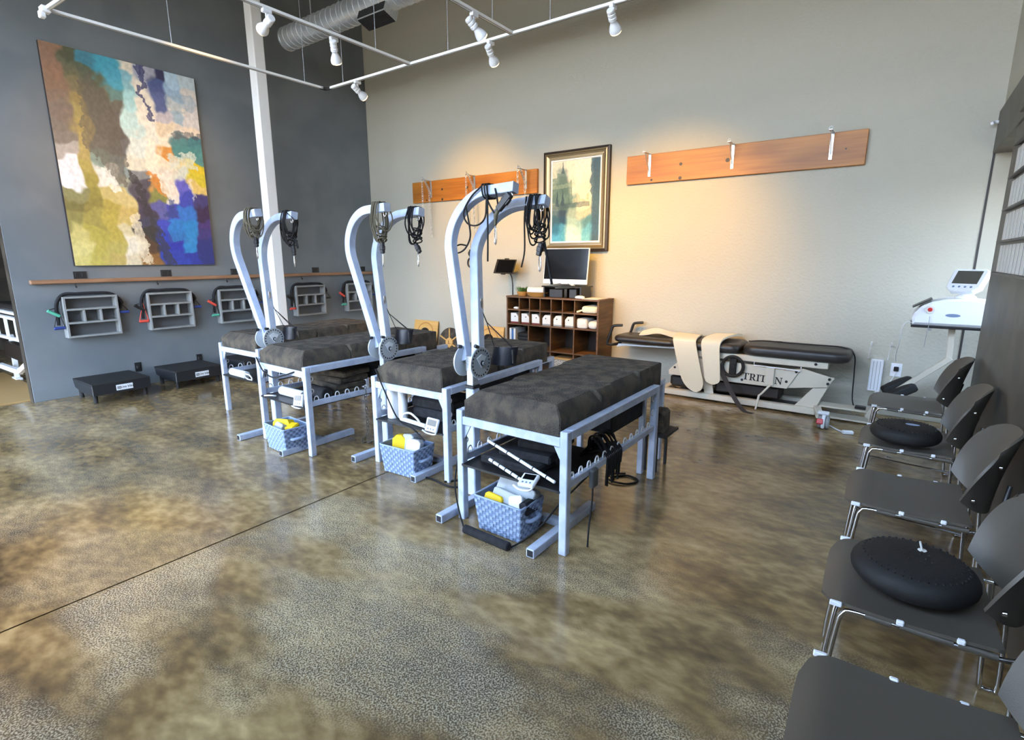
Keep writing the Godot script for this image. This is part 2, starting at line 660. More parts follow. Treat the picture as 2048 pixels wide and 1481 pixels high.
# ------------------------------------------------------------------ room
func room():
	var s := st()
	# floor: top at y 0, uv over the whole slab, uv2 every 0.7 m
	var x0 := -5.0
	var x1 := 9.4
	var z0 := -0.2
	var z1 := 8.0
	var sx := [x0, 4.654, 4.664, x1]
	var sz := [z0, 1.996, 2.004, z1]
	for i in [0, 2]:
		for j in [0, 2]:
			var c := [Vector3(sx[i], 0, sz[j]), Vector3(sx[i + 1], 0, sz[j]), Vector3(sx[i + 1], 0, sz[j + 1]), Vector3(sx[i], 0, sz[j + 1])]
			for k in [0, 1, 2, 0, 2, 3]:
				s.set_uv(Vector2((c[k].x - x0) / (x1 - x0), (c[k].z - z0) / (z1 - z0)))
				s.set_uv2(Vector2(c[k].x, c[k].z) / 0.7)
				s.add_vertex(c[k])
	bx(s, Vector3((x0 + x1) / 2, -0.12, (z0 + z1) / 2), Vector3(x1 - x0, 0.2, z1 - z0), 0.0)
	s.generate_normals()
	s.generate_tangents()
	var fl := struct("floor", s.commit(), M.floor)
	obj("joint", span(4.654, 4.664, -0.02, -0.005, z0, z1), M.dark_line, fl)
	obj("joint", span(x0, 4.654, -0.02, -0.005, 1.996, 2.004), M.dark_line, fl)
	obj("joint", span(4.664, x1, -0.02, -0.005, 1.996, 2.004), M.dark_line, fl)
	struct("ceiling", span(-5.0, 9.4, 5.9, 6.1, -0.2, 8.0), M.ceiling)
	struct("wall_back", span(-5.0, 8.9, 0, 5.9, -0.2, 0), M.wall_light)
	# dark accent wall, open past z 4.84
	s = st()
	bx(s, Vector3(-0.06, 2.95, 2.42), Vector3(0.12, 5.9, 4.84), 0.004)
	bx(s, Vector3(-0.06, 4.5, 6.42), Vector3(0.12, 2.8, 3.16), 0.0)
	struct("wall_left", s, M.wall_dark)
	struct("trim_1", span(-0.118, -0.002, 0, 3.1, 4.84, 4.846), M.wall_brown)
	struct("baseboard_left", span(0, 0.012, 0, 0.14, 0, 4.84, 0.003), M.wall_dark)
	# right wall: white above, a dark header, a dark panel, and a lit bay beside the corner
	struct("wall_right", span(8.11, 8.3, 2.76, 5.9, 0, 8.0), M.wall_light)
	struct("trim_2", span(8.085, 8.3, 2.42, 2.76, 0, 8.0, 0.004), M.wall_brown)
	struct("wall_panel", span(8.095, 8.3, 0, 2.42, 1.17, 8.0, 0.004), M.wall_brown)
	struct("ceiling_bay", span(8.3, 8.9, 2.42, 2.6, 0, 1.5), M.wall_light)
	struct("wall_bay", span(8.3, 8.9, 0, 2.42, 1.3, 1.5), M.wall_light)
	s = st()
	bx(s, Vector3(8.8, 0.55, 0.65), Vector3(0.2, 1.1, 1.3), 0.0)
	bx(s, Vector3(8.8, 2.31, 0.65), Vector3(0.2, 0.22, 1.3), 0.0)
	bx(s, Vector3(8.8, 1.65, 0.125), Vector3(0.2, 1.1, 0.25), 0.0)
	bx(s, Vector3(8.8, 1.65, 1.225), Vector3(0.2, 1.1, 0.15), 0.0)
	struct("wall_bay_end", s, M.wall_light)
	struct("window_1", span(8.79, 8.80, 1.1, 2.2, 0.25, 1.15), M.glass)
	struct("trim_3", span(8.088, 8.104, 0, 2.42, -0.002, 0.006), M.dark_line)
	# storefront behind the camera: low windows, a header band, clerestory
	s = st()
	bx(s, Vector3(2.2, 0.05, 7.9), Vector3(14.4, 0.1, 0.2), 0.0)
	bx(s, Vector3(2.2, 2.75, 7.9), Vector3(14.4, 0.5, 0.2), 0.0)
	bx(s, Vector3(-0.4, 5.15, 7.9), Vector3(9.2, 1.5, 0.2), 0.0)
	bx(s, Vector3(6.8, 5.45, 7.9), Vector3(5.2, 0.9, 0.2), 0.0)
	bx(s, Vector3(8.75, 4.7, 7.9), Vector3(1.3, 0.6, 0.2), 0.0)
	bx(s, Vector3(-2.9, 1.3, 7.9), Vector3(4.2, 2.4, 0.2), 0.0)
	bx(s, Vector3(-2.4, 3.7, 7.9), Vector3(5.2, 1.4, 0.2), 0.0)
	bx(s, Vector3(6.9, 1.3, 7.9), Vector3(5.0, 2.4, 0.2), 0.0)
	bx(s, Vector3(8.75, 3.7, 7.9), Vector3(1.3, 1.4, 0.2), 0.0)
	for i in 4:
		if i < 2:
			bx(s, Vector3(0.22 + 2.62 * i, 1.3, 7.9), Vector3(0.08, 2.4, 0.12), 0.0)
		bx(s, Vector3(0.22 + 2.62 * i, 3.7, 7.9), Vector3(0.08, 1.4, 0.12), 0.0)
	struct("wall_front", s, M.wall_light)
	struct("window_2", span(-0.8, 4.4, 0.1, 2.5, 7.90, 7.91), M.glass)
	struct("window_3", span(0.2, 4.2, 3.0, 4.4, 7.90, 7.91), M.glass)
	struct("window_4", span(4.2, 8.1, 3.0, 5.0, 7.90, 7.91), M.glass)
	struct("baseboard_back", span(0.9, 8.085, 0, 0.13, 0, 0.012, 0.003), M.wall_light)
	# the space beyond the opening
	struct("wall_next_room", span(-5.0, -0.12, 0, 3.1, 3.2, 3.4), M.wall_brown)
	struct("ceiling_next_room", span(-5.0, -0.12, 3.1, 3.2, 3.2, 8.0), M.ceiling)
	struct("wall_next_end", span(-5.2, -5.0, 0, 3.2, 3.2, 8.0), M.wall_brown)

# ------------------------------------------------------------------ ceiling fittings
const TY := 3.4

func track_piece(called: String, label: String, a: Vector3, b: Vector3):
	var t := thing(called, label, "lighting track", Vector3.ZERO, 0, "white lighting tracks")
	var s := st()
	bar(s, a, b, 0.036, 0.022, 0.003)
	obj("rail", s, M.white_paint, t)
	s = st()
	var d := (b - a).normalized()
	var side := d.cross(Vector3.UP) * 0.010
	for k in [-1, 1]:
		bar(s, a + side * k + Vector3.DOWN * 0.0125, b + side * k + Vector3.DOWN * 0.0125, 0.005, 0.004, 0.001)
	obj("conductor_slot", s, M.shelf_grey, t)
	return t

func cable(p: Vector3, label: String):
	var s := st()
	tube(s, [p, p + Vector3(0.0, 1.2, 0.0), Vector3(p.x, 5.9, p.z)], 0.003, 5)
	tag(obj("suspension_cable", s, M.galvanised), label, "cable", "thin steel cables hanging the lighting tracks")

func spot_head(at: Vector3, aim: Vector3, label: String, energy: float, lit: bool, cone := 34.0, tint := Color(1.0, 0.74, 0.17)):
	# a clamp on the track, a stem, a ribbed lampholder and a reflector bulb
	var t := thing("track_spotlight", label, "spotlight", at)
	var d := (aim - at).normalized()
	var s := st()
	bx(s, Vector3(0, -0.022, 0), Vector3(0.034, 0.032, 0.075), 0.004)
	obj("track_adapter", s, M.white_plastic, t)
	s = st()
	bx(s, Vector3(0.0, -0.075, 0), Vector3(0.012, 0.085, 0.022), 0.003)
	obj("stem", s, M.white_plastic, t)
	var x := d.cross(Vector3.UP).normalized()
	var B := Basis(x, d, x.cross(d))
	var o := Vector3(0, -0.105, 0) - d * 0.075
	s = st()
	lathe(s, [Vector2(0, 0), Vector2(0.026, 0), Vector2(0.030, 0.005), Vector2(0.030, 0.02), Vector2(0.026, 0.023), Vector2(0.026, 0.030), Vector2(0.030, 0.033), Vector2(0.030, 0.048), Vector2(0.026, 0.051), Vector2(0.026, 0.058), Vector2(0.031, 0.062), Vector2(0.031, 0.082), Vector2(0.024, 0.088)], 16, Transform3D(B, o))
	obj("lampholder", s, M.white_plastic, t)
	s = st()
	lathe(s, [Vector2(0.022, 0.084), Vector2(0.024, 0.10), Vector2(0.040, 0.135), Vector2(0.047, 0.16), Vector2(0.046, 0.172)], 18, Transform3D(B, o))
	obj("reflector", s, M.white_plastic, t)
	s = st()
	lathe(s, [Vector2(0.046, 0.172), Vector2(0.040, 0.182), Vector2(0.022, 0.189), Vector2(0, 0.191)], 18, Transform3D(B, o))
	obj("bulb", s, M.bulb if lit else M.white_plastic, t)
	if lit:
		var l := SpotLight3D.new()
		l.name = "lamp_light"
		l.light_color = tint
		l.light_energy = energy
		l.light_size = 0.04
		l.spot_range = 14.0
		l.spot_attenuation = 2.0
		l.spot_angle = cone
		l.spot_angle_attenuation = 1.6
		l.shadow_enabled = true
		t.add_child(l)
		l.position = o + d * 0.21
		var up := Vector3.UP if absf(d.y) < 0.95 else Vector3.RIGHT
		l.basis = Basis.looking_at(d, up)

func track_lights():
	var gd := 2.325
	track_piece("lighting_track", "leftmost white lighting track running past the big abstract painting", Vector3(2.09, TY, 4.74), Vector3(2.12, TY, gd + 0.05))
	track_piece("lighting_track", "white lighting track joining the rear track between the column and the duct", Vector3(3.455, TY, 7.0), Vector3(3.455, TY, gd + 0.02))
	track_piece("lighting_track", "white lighting track nearest the middle of the cream wall", Vector3(4.68, TY, 7.0), Vector3(4.68, TY, gd + 0.02))
	track_piece("lighting_track", "rear white lighting track parallel to the cream wall", Vector3(2.20, TY, gd), Vector3(8.05, TY, gd))
	track_piece("lighting_track", "short white lighting track end above the top left corner", Vector3(2.13, TY, 4.76), Vector3(5.6, TY, 4.60))
	var s := st()
	tube(s, smooth([Vector3(2.12, TY, 2.41), Vector3(2.125, TY - 0.004, 2.36), Vector3(2.15, TY - 0.004, 2.33), Vector3(2.21, TY, 2.325)], 5), 0.018, 8)
	tag(obj("track_elbow", s, M.black_plastic), "black flexible elbow joining two white tracks at the rear corner", "track connector")
	s = st()
	bx(s, Vector3(2.085, TY - 0.005, 4.77), Vector3(0.07, 0.045, 0.06), 0.006)
	bx(s, Vector3(2.075, TY - 0.04, 4.79), Vector3(0.05, 0.05, 0.04), 0.006)
	tag(obj("track_connector", s, M.white_plastic), "white end connector on the leftmost lighting track", "track connector")
	cable(Vector3(2.11, TY, 3.9), "thin cable holding the leftmost track above the big painting")
	cable(Vector3(2.13, TY, 2.60), "thin cable dropping to the track just right of the white column")
	cable(Vector3(2.42, TY, gd), "thin bent cable dropping to the rear track beside the black elbow")
	cable(Vector3(3.455, TY, 2.75), "thin cable over the track where the dark wall meets the cream one")
	cable(Vector3(3.95, TY, gd), "thin cable to the rear track between its two crossing tracks")
	cable(Vector3(5.05, TY, gd), "thin cable to the rear track left of the rightmost spotlight")
	cable(Vector3(4.68, TY, 2.60), "thin cable above the lit spotlight over the cream wall")
	spot_head(Vector3(3.455, TY, 3.80), Vector3(0.0, 2.5, 3.5), "white track spotlight in front of the white column", 6.0, true, 27.0, Color(1.0, 0.78, 0.45))
	spot_head(Vector3(3.41, TY, 3.17), Vector3(1.6, 0.2, 1.2), "glowing white track spotlight in front of the silver duct", 4.0, true, 30.0)
	spot_head(Vector3(2.654, TY, gd), Vector3(2.4, 2.25, 0.0), "lowest white track spotlight, at the corner of the dark wall", 7.0, true, 32.0)
	spot_head(Vector3(4.68, TY, 2.83), Vector3(5.3, 1.4, 0.0), "glowing white track spotlight above the cream wall", 6.8, true, 34.0)
	spot_head(Vector3(4.445, TY, gd), Vector3(3.9, 1.75, 0.0), "white track spotlight above the gold framed picture", 6.4, true, 34.0)
	spot_head(Vector3(5.60, TY, gd), Vector3(5.3, 1.75, 0.0), "rightmost white track spotlight, above the longer wooden board", 6.8, true, 34.0)

	spot_head(Vector3(3.455, TY, 5.6), Vector3(4.2, 0.0, 6.15), "white track spotlight over the left foreground floor", 6.0, true, 26.0)

func duct():
	var t := thing("ventilation_duct", "silver spiral ventilation duct with ribbed seams under the ceiling", "duct")
	var y := 4.372
	var z := 1.80
	var r := 0.137
	var T := Transform3D(Basis(Vector3(0, 1, 0), Vector3(1, 0, 0), Vector3(0, 0, -1)), Vector3(0.66, y, z))
	var s := st()
	lathe(s, [Vector2(0, 0.02), Vector2(r - 0.01, 0.02), Vector2(r - 0.004, 0.0), Vector2(r + 0.006, 0.0), Vector2(r + 0.006, 0.02), Vector2(r, 0.024), Vector2(r, 5.0), Vector2(0, 5.0)], 32, T)
	obj("pipe", s, M.galvanised, t)
	for k in 24:
		# one raised seam per turn, slightly slanted as on wound pipe
		s = st()
		var x := 0.74 + k * 0.10
		var p := []
		for i in 33:
			var a := TAU * i / 32.0
			p.append(Vector3(x + 0.10 * i / 32.0, y + (r + 0.001) * cos(a), z + (r + 0.001) * sin(a)))
		tube(s, p, 0.006, 5)
		obj("seam", s, M.zinc, t)
	# supply grille hanging below on a short collar
	s = st()
	bx(s, Vector3(2.46, 4.215, 1.83), Vector3(0.46, 0.12, 0.19), 0.004, Basis(Vector3.RIGHT, -0.35))
	obj("grille_box", s, M.galvanised, t)
	s = st()
	var GB := Basis(Vector3.RIGHT, -0.35)
	for i in 8:
		bx(s, Vector3(2.46, 4.215, 1.83) + GB * Vector3(0, -0.062, -0.077 + i * 0.022), Vector3(0.44, 0.006, 0.019), 0.0, GB)
	bx(s, Vector3(2.46, 4.215, 1.83) + GB * Vector3(0, 0.0, 0.097), Vector3(0.44, 0.10, 0.004), 0.0, GB)
	obj("grille_louvre", s, M.plate_dark, t)
	for x in [1.2, 2.9]:
		s = st()
		bx(s, Vector3(x, (y + r + 5.9) / 2, z), Vector3(0.02, 5.9 - y - r, 0.003), 0.0)
		obj("hanger_strap", s, M.galvanised, t)
	# square white column
	var c := thing("column", "square white steel column standing before the dark wall", "column", Vector3(0.55, 0, 2.19), 0.0)
	s = st()
	bx(s, Vector3(0, 2.95, 0), Vector3(0.15, 5.9, 0.15), 0.012)
	obj("shaft", s, M.white_paint, c)
	s = st()
	bx(s, Vector3(0, 0.01, 0), Vector3(0.26, 0.02, 0.26), 0.003)
	obj("base_plate", s, M.white_paint, c)

# ------------------------------------------------------------------ paintings
func painted(rows: Array, w: int, h: int, seed_: int, wu: float, wv: float, sharp: float, streak: float, shapes := [], wiggle := 12.0) -> StandardMaterial3D:
	var gr := []
	for r in rows:
		var line := []
		for c in r.split(" "):
			line.append(Color.html(c))
		gr.append(line)
	var nr := gr.size()
	var nc: int = gr[0].size()
	var n1 := noise(seed_, 0.013, 3)
	var n2 := noise(seed_ + 1, 0.013, 3)
	var n3 := noise(seed_ + 2, 0.06, 3)
	var im := Image.create(w, h, false, Image.FORMAT_RGB8)
	for y in h:
		for x in w:
			var fu := (x + 0.5) / w * nc - 0.5 + n1.get_noise_2d(x, y * streak) * wu
			var fv := (y + 0.5) / h * nr - 0.5 + n2.get_noise_2d(x, y * streak) * wv
			fu = clampf(fu, 0, nc - 1.001)
			fv = clampf(fv, 0, nr - 1.001)
			var i := int(fu)
			var j := int(fv)
			var a := smoothstep(0.5 - sharp, 0.5 + sharp, fu - i)
			var b := smoothstep(0.5 - sharp, 0.5 + sharp, fv - j)
			var c0: Color = gr[j][i].lerp(gr[j][i + 1], a)
			var c1: Color = gr[j + 1][i].lerp(gr[j + 1][i + 1], a)
			var c := c0.lerp(c1, b)
			for sh in shapes:
				var pt := Vector2(x + n1.get_noise_2d(x * 3.0, y * 3.0) * wiggle, y + n2.get_noise_2d(x * 3.0, y * 3.0) * wiggle)
				if sh[3].has_point(pt) and Geometry2D.is_point_in_polygon(pt, sh[0]):
					c = c.lerp(sh[1], sh[2] * (0.85 + 0.3 * n3.get_noise_2d(x * 3.0, y * 1.2)))
			var k := 1.0 + n3.get_noise_2d(x * 1.6, y * 1.1) * 0.09
			im.set_pixel(x, y, Color(clampf(c.r * k, 0, 1), clampf(c.g * k, 0, 1), clampf(c.b * k, 0, 1)))
	im.generate_mipmaps()
	var m := StandardMaterial3D.new()
	m.albedo_texture = ImageTexture.create_from_image(im)
	m.roughness = 0.55
	return m

func blot(xy: Array, c: String, opacity: float) -> Array:
	var p := PackedVector2Array()
	var r := Rect2(xy[0], xy[1], 0, 0)
	for i in range(0, xy.size(), 2):
		p.append(Vector2(xy[i], xy[i + 1]))
		r = r.expand(Vector2(xy[i], xy[i + 1]))
	return [p, Color.html(c), opacity, r]

func picture_face(a: Vector3, b: Vector3, c: Vector3, d: Vector3) -> Mesh:
	# top left, top right, bottom right, bottom left as seen from the front
	var s := SurfaceTool.new()
	s.begin(Mesh.PRIMITIVE_TRIANGLES)
	var uv := [Vector2(0, 0), Vector2(1, 0), Vector2(1, 1), Vector2(0, 1)]
	var p := [a, b, c, d]
	for k in [0, 1, 2, 0, 2, 3]:
		s.set_uv(uv[k])
		s.add_vertex(p[k])
	s.generate_normals()
	return s.commit()

func left_wall_things():
	# big abstract canvas
	var t := thing("abstract_painting", "large unframed abstract canvas in ochre, teal, cream and deep blue", "painting", Vector3(0.0, 0, 3.522))
	var s := st()
	bx(s, Vector3(0.022, 2.624, 0), Vector3(0.04, 2.30, 1.53), 0.003)
	obj("canvas_edge", s, M.cabinet_dark, t)
	var rows := [
		"96735a 5a5a44 4a8290 4ba0b4 e1d7c3 a8a8b4 3c3c5a b8d0dc c8d2d2",
		"96735c 6b6850 5f6450 55a5b9 8cbcc4 e6dccb 55608c 9fb8cc e1d5c8",
		"8c705a 7d7355 6e6a58 6c8c86 a5d2d2 e6dece 5f6a96 e6dccd d8cfc8",
		"857060 968355 6c675c 6a665c b4dcdc ece3d2 c8c0c4 a8bcc6 e0d8d0",
		"807064 a08f5a 6e6860 6c6460 c4e0dc ece6d6 e4d2b4 e8d8c4 f0dcc3",
		"807468 a8935a 6c6660 645e5a c8dcd6 e6e4d5 f0e4cc 6f8a88 4f6f78",
		"857a70 b09a60 78746c 6c6a68 dde4da f0ead6 d8944a 5f8c88 5f9490",
		"b4aaa0 b4a064 86988c 7d8c8c e1dcc8 f5ebd2 eee0c4 e6b432 e6c832",
		"e8e8ea b0a05a d8d8cc 8c9a9a 8a8c8e f0e4d0 e8dcc8 d8dccc dcc83c",
		"e8e8ea a0944c e8e4d8 a4a896 585460 c89858 ece0d0 6a68c8 e6c878",
		"8c8a60 968c46 c8b878 d2c084 50485a 8a8c50 e6ded4 4650b4 4a4478",
		"7a7444 8c8246 b0a050 c8b06a 4a4458 6464a0 4b50b0 3c78c8 402f4e",
		"8c8750 a09650 b4a550 c8b46e 46465a 4650b9 3c6ec8 3282c8 503c78",
		"c8be78 afa550 b4a550 d2c8a0 3c3c3c 3246b4 3c50a0 3c8cc8 463c78",
		"d2c882 b4aa55 b4aa5f e1dcc8 584434 3241aa 3238a4 3288c8 323778",
		"cdc378 b9af5a b9a864 d8ceb0 8a6438 3246aa 3646a8 323c98 323778"]
	var m := painted(rows, 300, 450, 61, 0.75, 0.9, 0.15, 0.85, [
		blot([55, 62, 80, 40, 110, 90, 125, 150, 118, 180, 128, 215, 120, 270, 100, 270, 75, 220, 50, 200], "645e54", 0.7),
		blot([168, 0, 190, 0, 188, 40, 178, 60, 202, 115, 194, 122, 170, 65, 176, 30], "3c4068", 0.85),
		blot([224, 50, 290, 44, 292, 80, 228, 84], "9fb4c0", 0.6),
		blot([228, 135, 300, 130, 300, 142, 226, 146], "5a5a60", 0.6),
		blot([230, 148, 300, 143, 300, 185, 234, 190], "4f8a88", 0.8),
		blot([214, 192, 278, 172, 280, 215, 212, 222], "dce0d0", 0.9),
		blot([0, 245, 22, 248, 24, 280, 2, 286], "f0f0f4", 0.95),
		blot([70, 240, 92, 238, 112, 285, 96, 292], "f0eee4", 0.9),
		blot([168, 232, 178, 230, 196, 276, 186, 282], "d88840", 0.9),
		blot([178, 236, 216, 228, 222, 292, 204, 290], "f0e8da", 0.9),
		blot([198, 346, 264, 338, 268, 388, 204, 392], "2f86c4", 0.75),
		blot([206, 288, 217, 288, 228, 336, 196, 336], "3a4a80", 0.7),
		blot([252, 236, 266, 240, 268, 290, 262, 288], "e8e0d0", 0.7),
		blot([130, 238, 141, 238, 172, 340, 206, 450, 182, 450, 156, 350], "3c3a3c", 0.75),
		blot([118, 335, 136, 330, 154, 450, 136, 450], "e4dabe", 0.9)])
	obj("painted_face", picture_face(Vector3(0.0435, 3.772, 0.763), Vector3(0.0435, 3.772, -0.763), Vector3(0.0435, 1.476, -0.763), Vector3(0.0435, 1.476, 0.763)), m, t)
	# wooden rail
	s = st()
	bx(s, Vector3(0.03, 1.305, 2.365), Vector3(0.06, 0.045, 4.67), 0.006)
	tag(obj("wall_rail", s, M.rail_wood), "long brown wooden rail running along the dark wall", "rail")
	var where := ["leftmost black wall plate, under the left edge of the painting", "black wall plate under the middle of the abstract painting", "black wall plate above the third shelf box from the left", "black wall plate just right of the white column", "rightmost black wall plate, beside the corner of the dark wall"]
	for i in 5:
		var p := thing("wall_plate", where[i], "wall plate", Vector3(0, 1.332, [4.245, 3.357, 2.48, 1.197, 0.28][i]), 0, "black wall plates above the rail")
		s = st()
		bx(s, Vector3(0.004, 0.04, 0), Vector3(0.008, 0.08, 0.125), 0.003)
		obj("plate", s, M.plate_dark, p)
		s = st()
		for k in [-0.03, 0.03]:
			bx(s, Vector3(0.009, 0.04, k), Vector3(0.004, 0.045, 0.028), 0.001)
		obj("socket", s, M.black_plastic, p)
	for i in 2:
		s = st()
		bx(s, Vector3(0.006, 0.235, [3.815, 3.09][i]), Vector3(0.012, 0.11, 0.07), 0.004)
		bx(s, Vector3(0.016, 0.235, [3.815, 3.09][i]), Vector3(0.02, 0.04, 0.035), 0.004)
		tag(obj("floor_outlet", s, M.plate_dark), ["black low outlet on the dark wall behind the left vibration platform", "black low outlet on the dark wall behind the right vibration platform"][i], "outlet")
	# five shelf boxes
	var names := ["leftmost grey divided shelf box on the dark wall, with blue handled bands", "second grey divided shelf box from the left, beside red banded handles", "grey divided shelf box half hidden by the leftmost gooseneck arm", "grey divided shelf box just right of the white column", "rightmost grey divided shelf box, next to the corner of the dark wall"]
	var zc := [4.215, 3.39, 2.535, 1.385, 0.445]
	var box0: Node3D = null
	for i in 5:
		if i == 0:
			box0 = thing("shelf_box", names[0], "wall shelf", Vector3(0, 0.68, zc[0]), 0, "grey divided shelf boxes under the rail")
			shelf_box(box0)
		else:
			dup(box0, "shelf_box", Vector3(0, 0.68, zc[i]), 0, names[i])
		bands(i, zc[i])
	# vibration platforms
	var vn := ["black vibration platform with white label nearest the left opening", "black vibration platform with white label between its twin and the tables"]
	for i in 2:
		platform(Vector3(0.36, 0, [4.21, 3.38][i]), vn[i])
	platform(Vector3(0.36, 0, 2.55), "black vibration platform mostly hidden behind the first table leg")

func shelf_box(t: Node3D):
	var W := 0.515
	var H := 0.46
	var D := 0.125
	var s := st()
	bx(s, Vector3(0.004, H / 2, 0), Vector3(0.008, H, W), 0.0)
	obj("back_panel", s, M.shelf_back, t)
	for k in 2:
		s = st()
		bx(s, Vector3(D / 2, H / 2, (W / 2 - 0.011) * (1 if k == 0 else -1)), Vector3(D, H, 0.022), 0.002)
		obj("side_panel", s, M.shelf_grey, t)
	for y in [0.011, 0.165, 0.315, H - 0.011]:
		s = st()
		bx(s, Vector3(D / 2 + 0.0005, y, 0), Vector3(D - 0.001, 0.022, W - 0.044), 0.002)
		obj("shelf_board", s, M.shelf_grey, t)
	for k in [-1, 1]:
		s = st()
		bx(s, Vector3(D / 2, 0.24, k * 0.079), Vector3(D - 0.002, 0.13, 0.02), 0.002)
		obj("divider", s, M.shelf_grey, t)

func bands(i: int, z: float):
	# resistance bands looped over a hook under the rail and over the box, coloured handles at the sides
	var t := thing("resistance_bands", ["black resistance bands with blue and mint handles over the leftmost shelf box", "black resistance bands with red handles over the second shelf box", "black resistance bands with mint and red handles beside the third shelf box", "black resistance bands over the shelf box right of the column", "black resistance bands with mint and red handles beside the corner shelf box"][i], "exercise bands", Vector3(0, 0, z), 0, "exercise bands on the shelf boxes")
	var s := st()
	tube(s, smooth([Vector3(0.05, 1.285, 0.1), Vector3(0.05, 1.25, 0.1), Vector3(0.075, 1.235, 0.1), Vector3(0.08, 1.255, 0.1)], 4), 0.006, 6)
	obj("hook", s, M.black_plastic, t)
	for k in 4:
		s = st()
		var r := 0.016
		var o := 0.012 * k
		tube(s, smooth([Vector3(0.04 + o, 0.92 - 0.03 * k, 0.30 + o * 0.4), Vector3(0.045 + o, 1.06, 0.292 + o * 0.5), Vector3(0.05 + o, 1.155 + 0.004 * k, 0.235), Vector3(0.06 + o, 1.168, 0.10), Vector3(0.06 + o, 1.170, -0.06), Vector3(0.055 + o, 1.158, -0.20), Vector3(0.045 + o, 1.09, -0.285), Vector3(0.04 + o, 0.97 + 0.02 * k, -0.298 - o * 0.4)], 5), r, 7)
		obj("strap", s, M.foam_black, t)
	var cols := [["blue", "mint", "blue"], ["orange_red", "black_plastic", "blue"], ["mint", "orange_red", "blue"], ["orange_red", "black_plastic", "black_plastic"], ["mint", "orange_red", "blue"]]
	for k in 3:
		var c: Material = M[cols[i][k]]
		var zz: float = [0.315, 0.345, -0.318][k]
		var yy: float = [0.80, 0.93, 0.93][k]
		s = st()
		cyl(s, Vector3(0.09, yy, zz - 0.05), Vector3(0.09, yy + [0.0, 0.07, 0.0][k], zz + 0.05), 0.017, 10, 0.004)
		obj("handle", s, c if k != 0 or i != 0 else M.blue, t)
		s = st()
		var yt := 1.02
		tube(s, [Vector3(0.09, yy, zz - 0.05), Vector3(0.085, yt, zz * 0.96), Vector3(0.09, yy + [0.0, 0.07, 0.0][k], zz + 0.05)], 0.006, 6)
		obj("handle_strap", s, c if i == 1 and k == 0 else M.black_plastic, t)

func platform(at: Vector3, label: String):
	var t := thing("vibration_platform", label, "exercise platform", at, 0, "black vibration platforms along the dark wall")
	var s := st()
	# body with a sloping underside at the wall end; profile in the xy plane
	prism(s, PackedVector2Array([Vector2(0.30, 0.205), Vector2(0.30, 0.095), Vector2(-0.05, 0.085), Vector2(-0.26, 0.12), Vector2(-0.30, 0.205)]), 0.56, Transform3D(Basis(), Vector3(0, 0, -0.28)), 0.006)
	obj("housing", s, M.plate_dark, t)
	s = st()
	bx(s, Vector3(0, 0.212, 0), Vector3(0.60, 0.018, 0.56), 0.006)
	obj("top_mat", s, M.rubber, t)
	for a in [-1, 1]:
		for b in [-1, 1]:
			s = st()
			cyl(s, Vector3(a * 0.22, 0, b * 0.24), Vector3(a * 0.22, 0.10, b * 0.24), 0.022, 12, 0.003)
			obj("foot", s, M.rubber, t)
	s = st()
	bx(s, Vector3(0.3015, 0.15, -0.02), Vector3(0.003, 0.062, 0.16), 0.001)
	var l := obj("label_plate", s, M.white_plastic, t)
	text("Live Vibe", "Droid Sans", 700, 0.022, M.bolt, l, Transform3D(Basis(Vector3.UP, PI / 2), Vector3(0.3035, 0.15, -0.045)))
	s = st()
	for q in [[0.0, 0.012, 0.03, 0.005], [0.0, -0.012, 0.03, 0.005], [0.013, 0.0, 0.005, 0.03], [-0.013, 0.0, 0.005, 0.03], [0.0, 0.0, 0.01, 0.012]]:
		bx(s, Vector3(0.3035, 0.148 + q[1], 0.035 + q[0]), Vector3(0.001, q[3], q[2]), 0.0)
	obj("emblem", s, M.bolt, l)

# ------------------------------------------------------------------ back wall
func link_chain(s: SurfaceTool, pts: Array, pitch := 0.026, r := 0.0026):
	# alternate oval links along a polyline
	var left := 0.0
	var k := 0
	for i in pts.size() - 1:
		var a: Vector3 = pts[i]
		var b: Vector3 = pts[i + 1]
		var L := a.distance_to(b)
		var d := (b - a) / L
		var u := d.cross(Vector3.UP if absf(d.y) < 0.9 else Vector3.RIGHT).normalized()
		var w := d.cross(u)
		while left < L:
			tube(s, oval(a + d * left, d * pitch * 0.68, (u if k % 2 == 0 else w) * pitch * 0.36, 3), r, 4, true)
			k += 1
			left += pitch
		left -= L

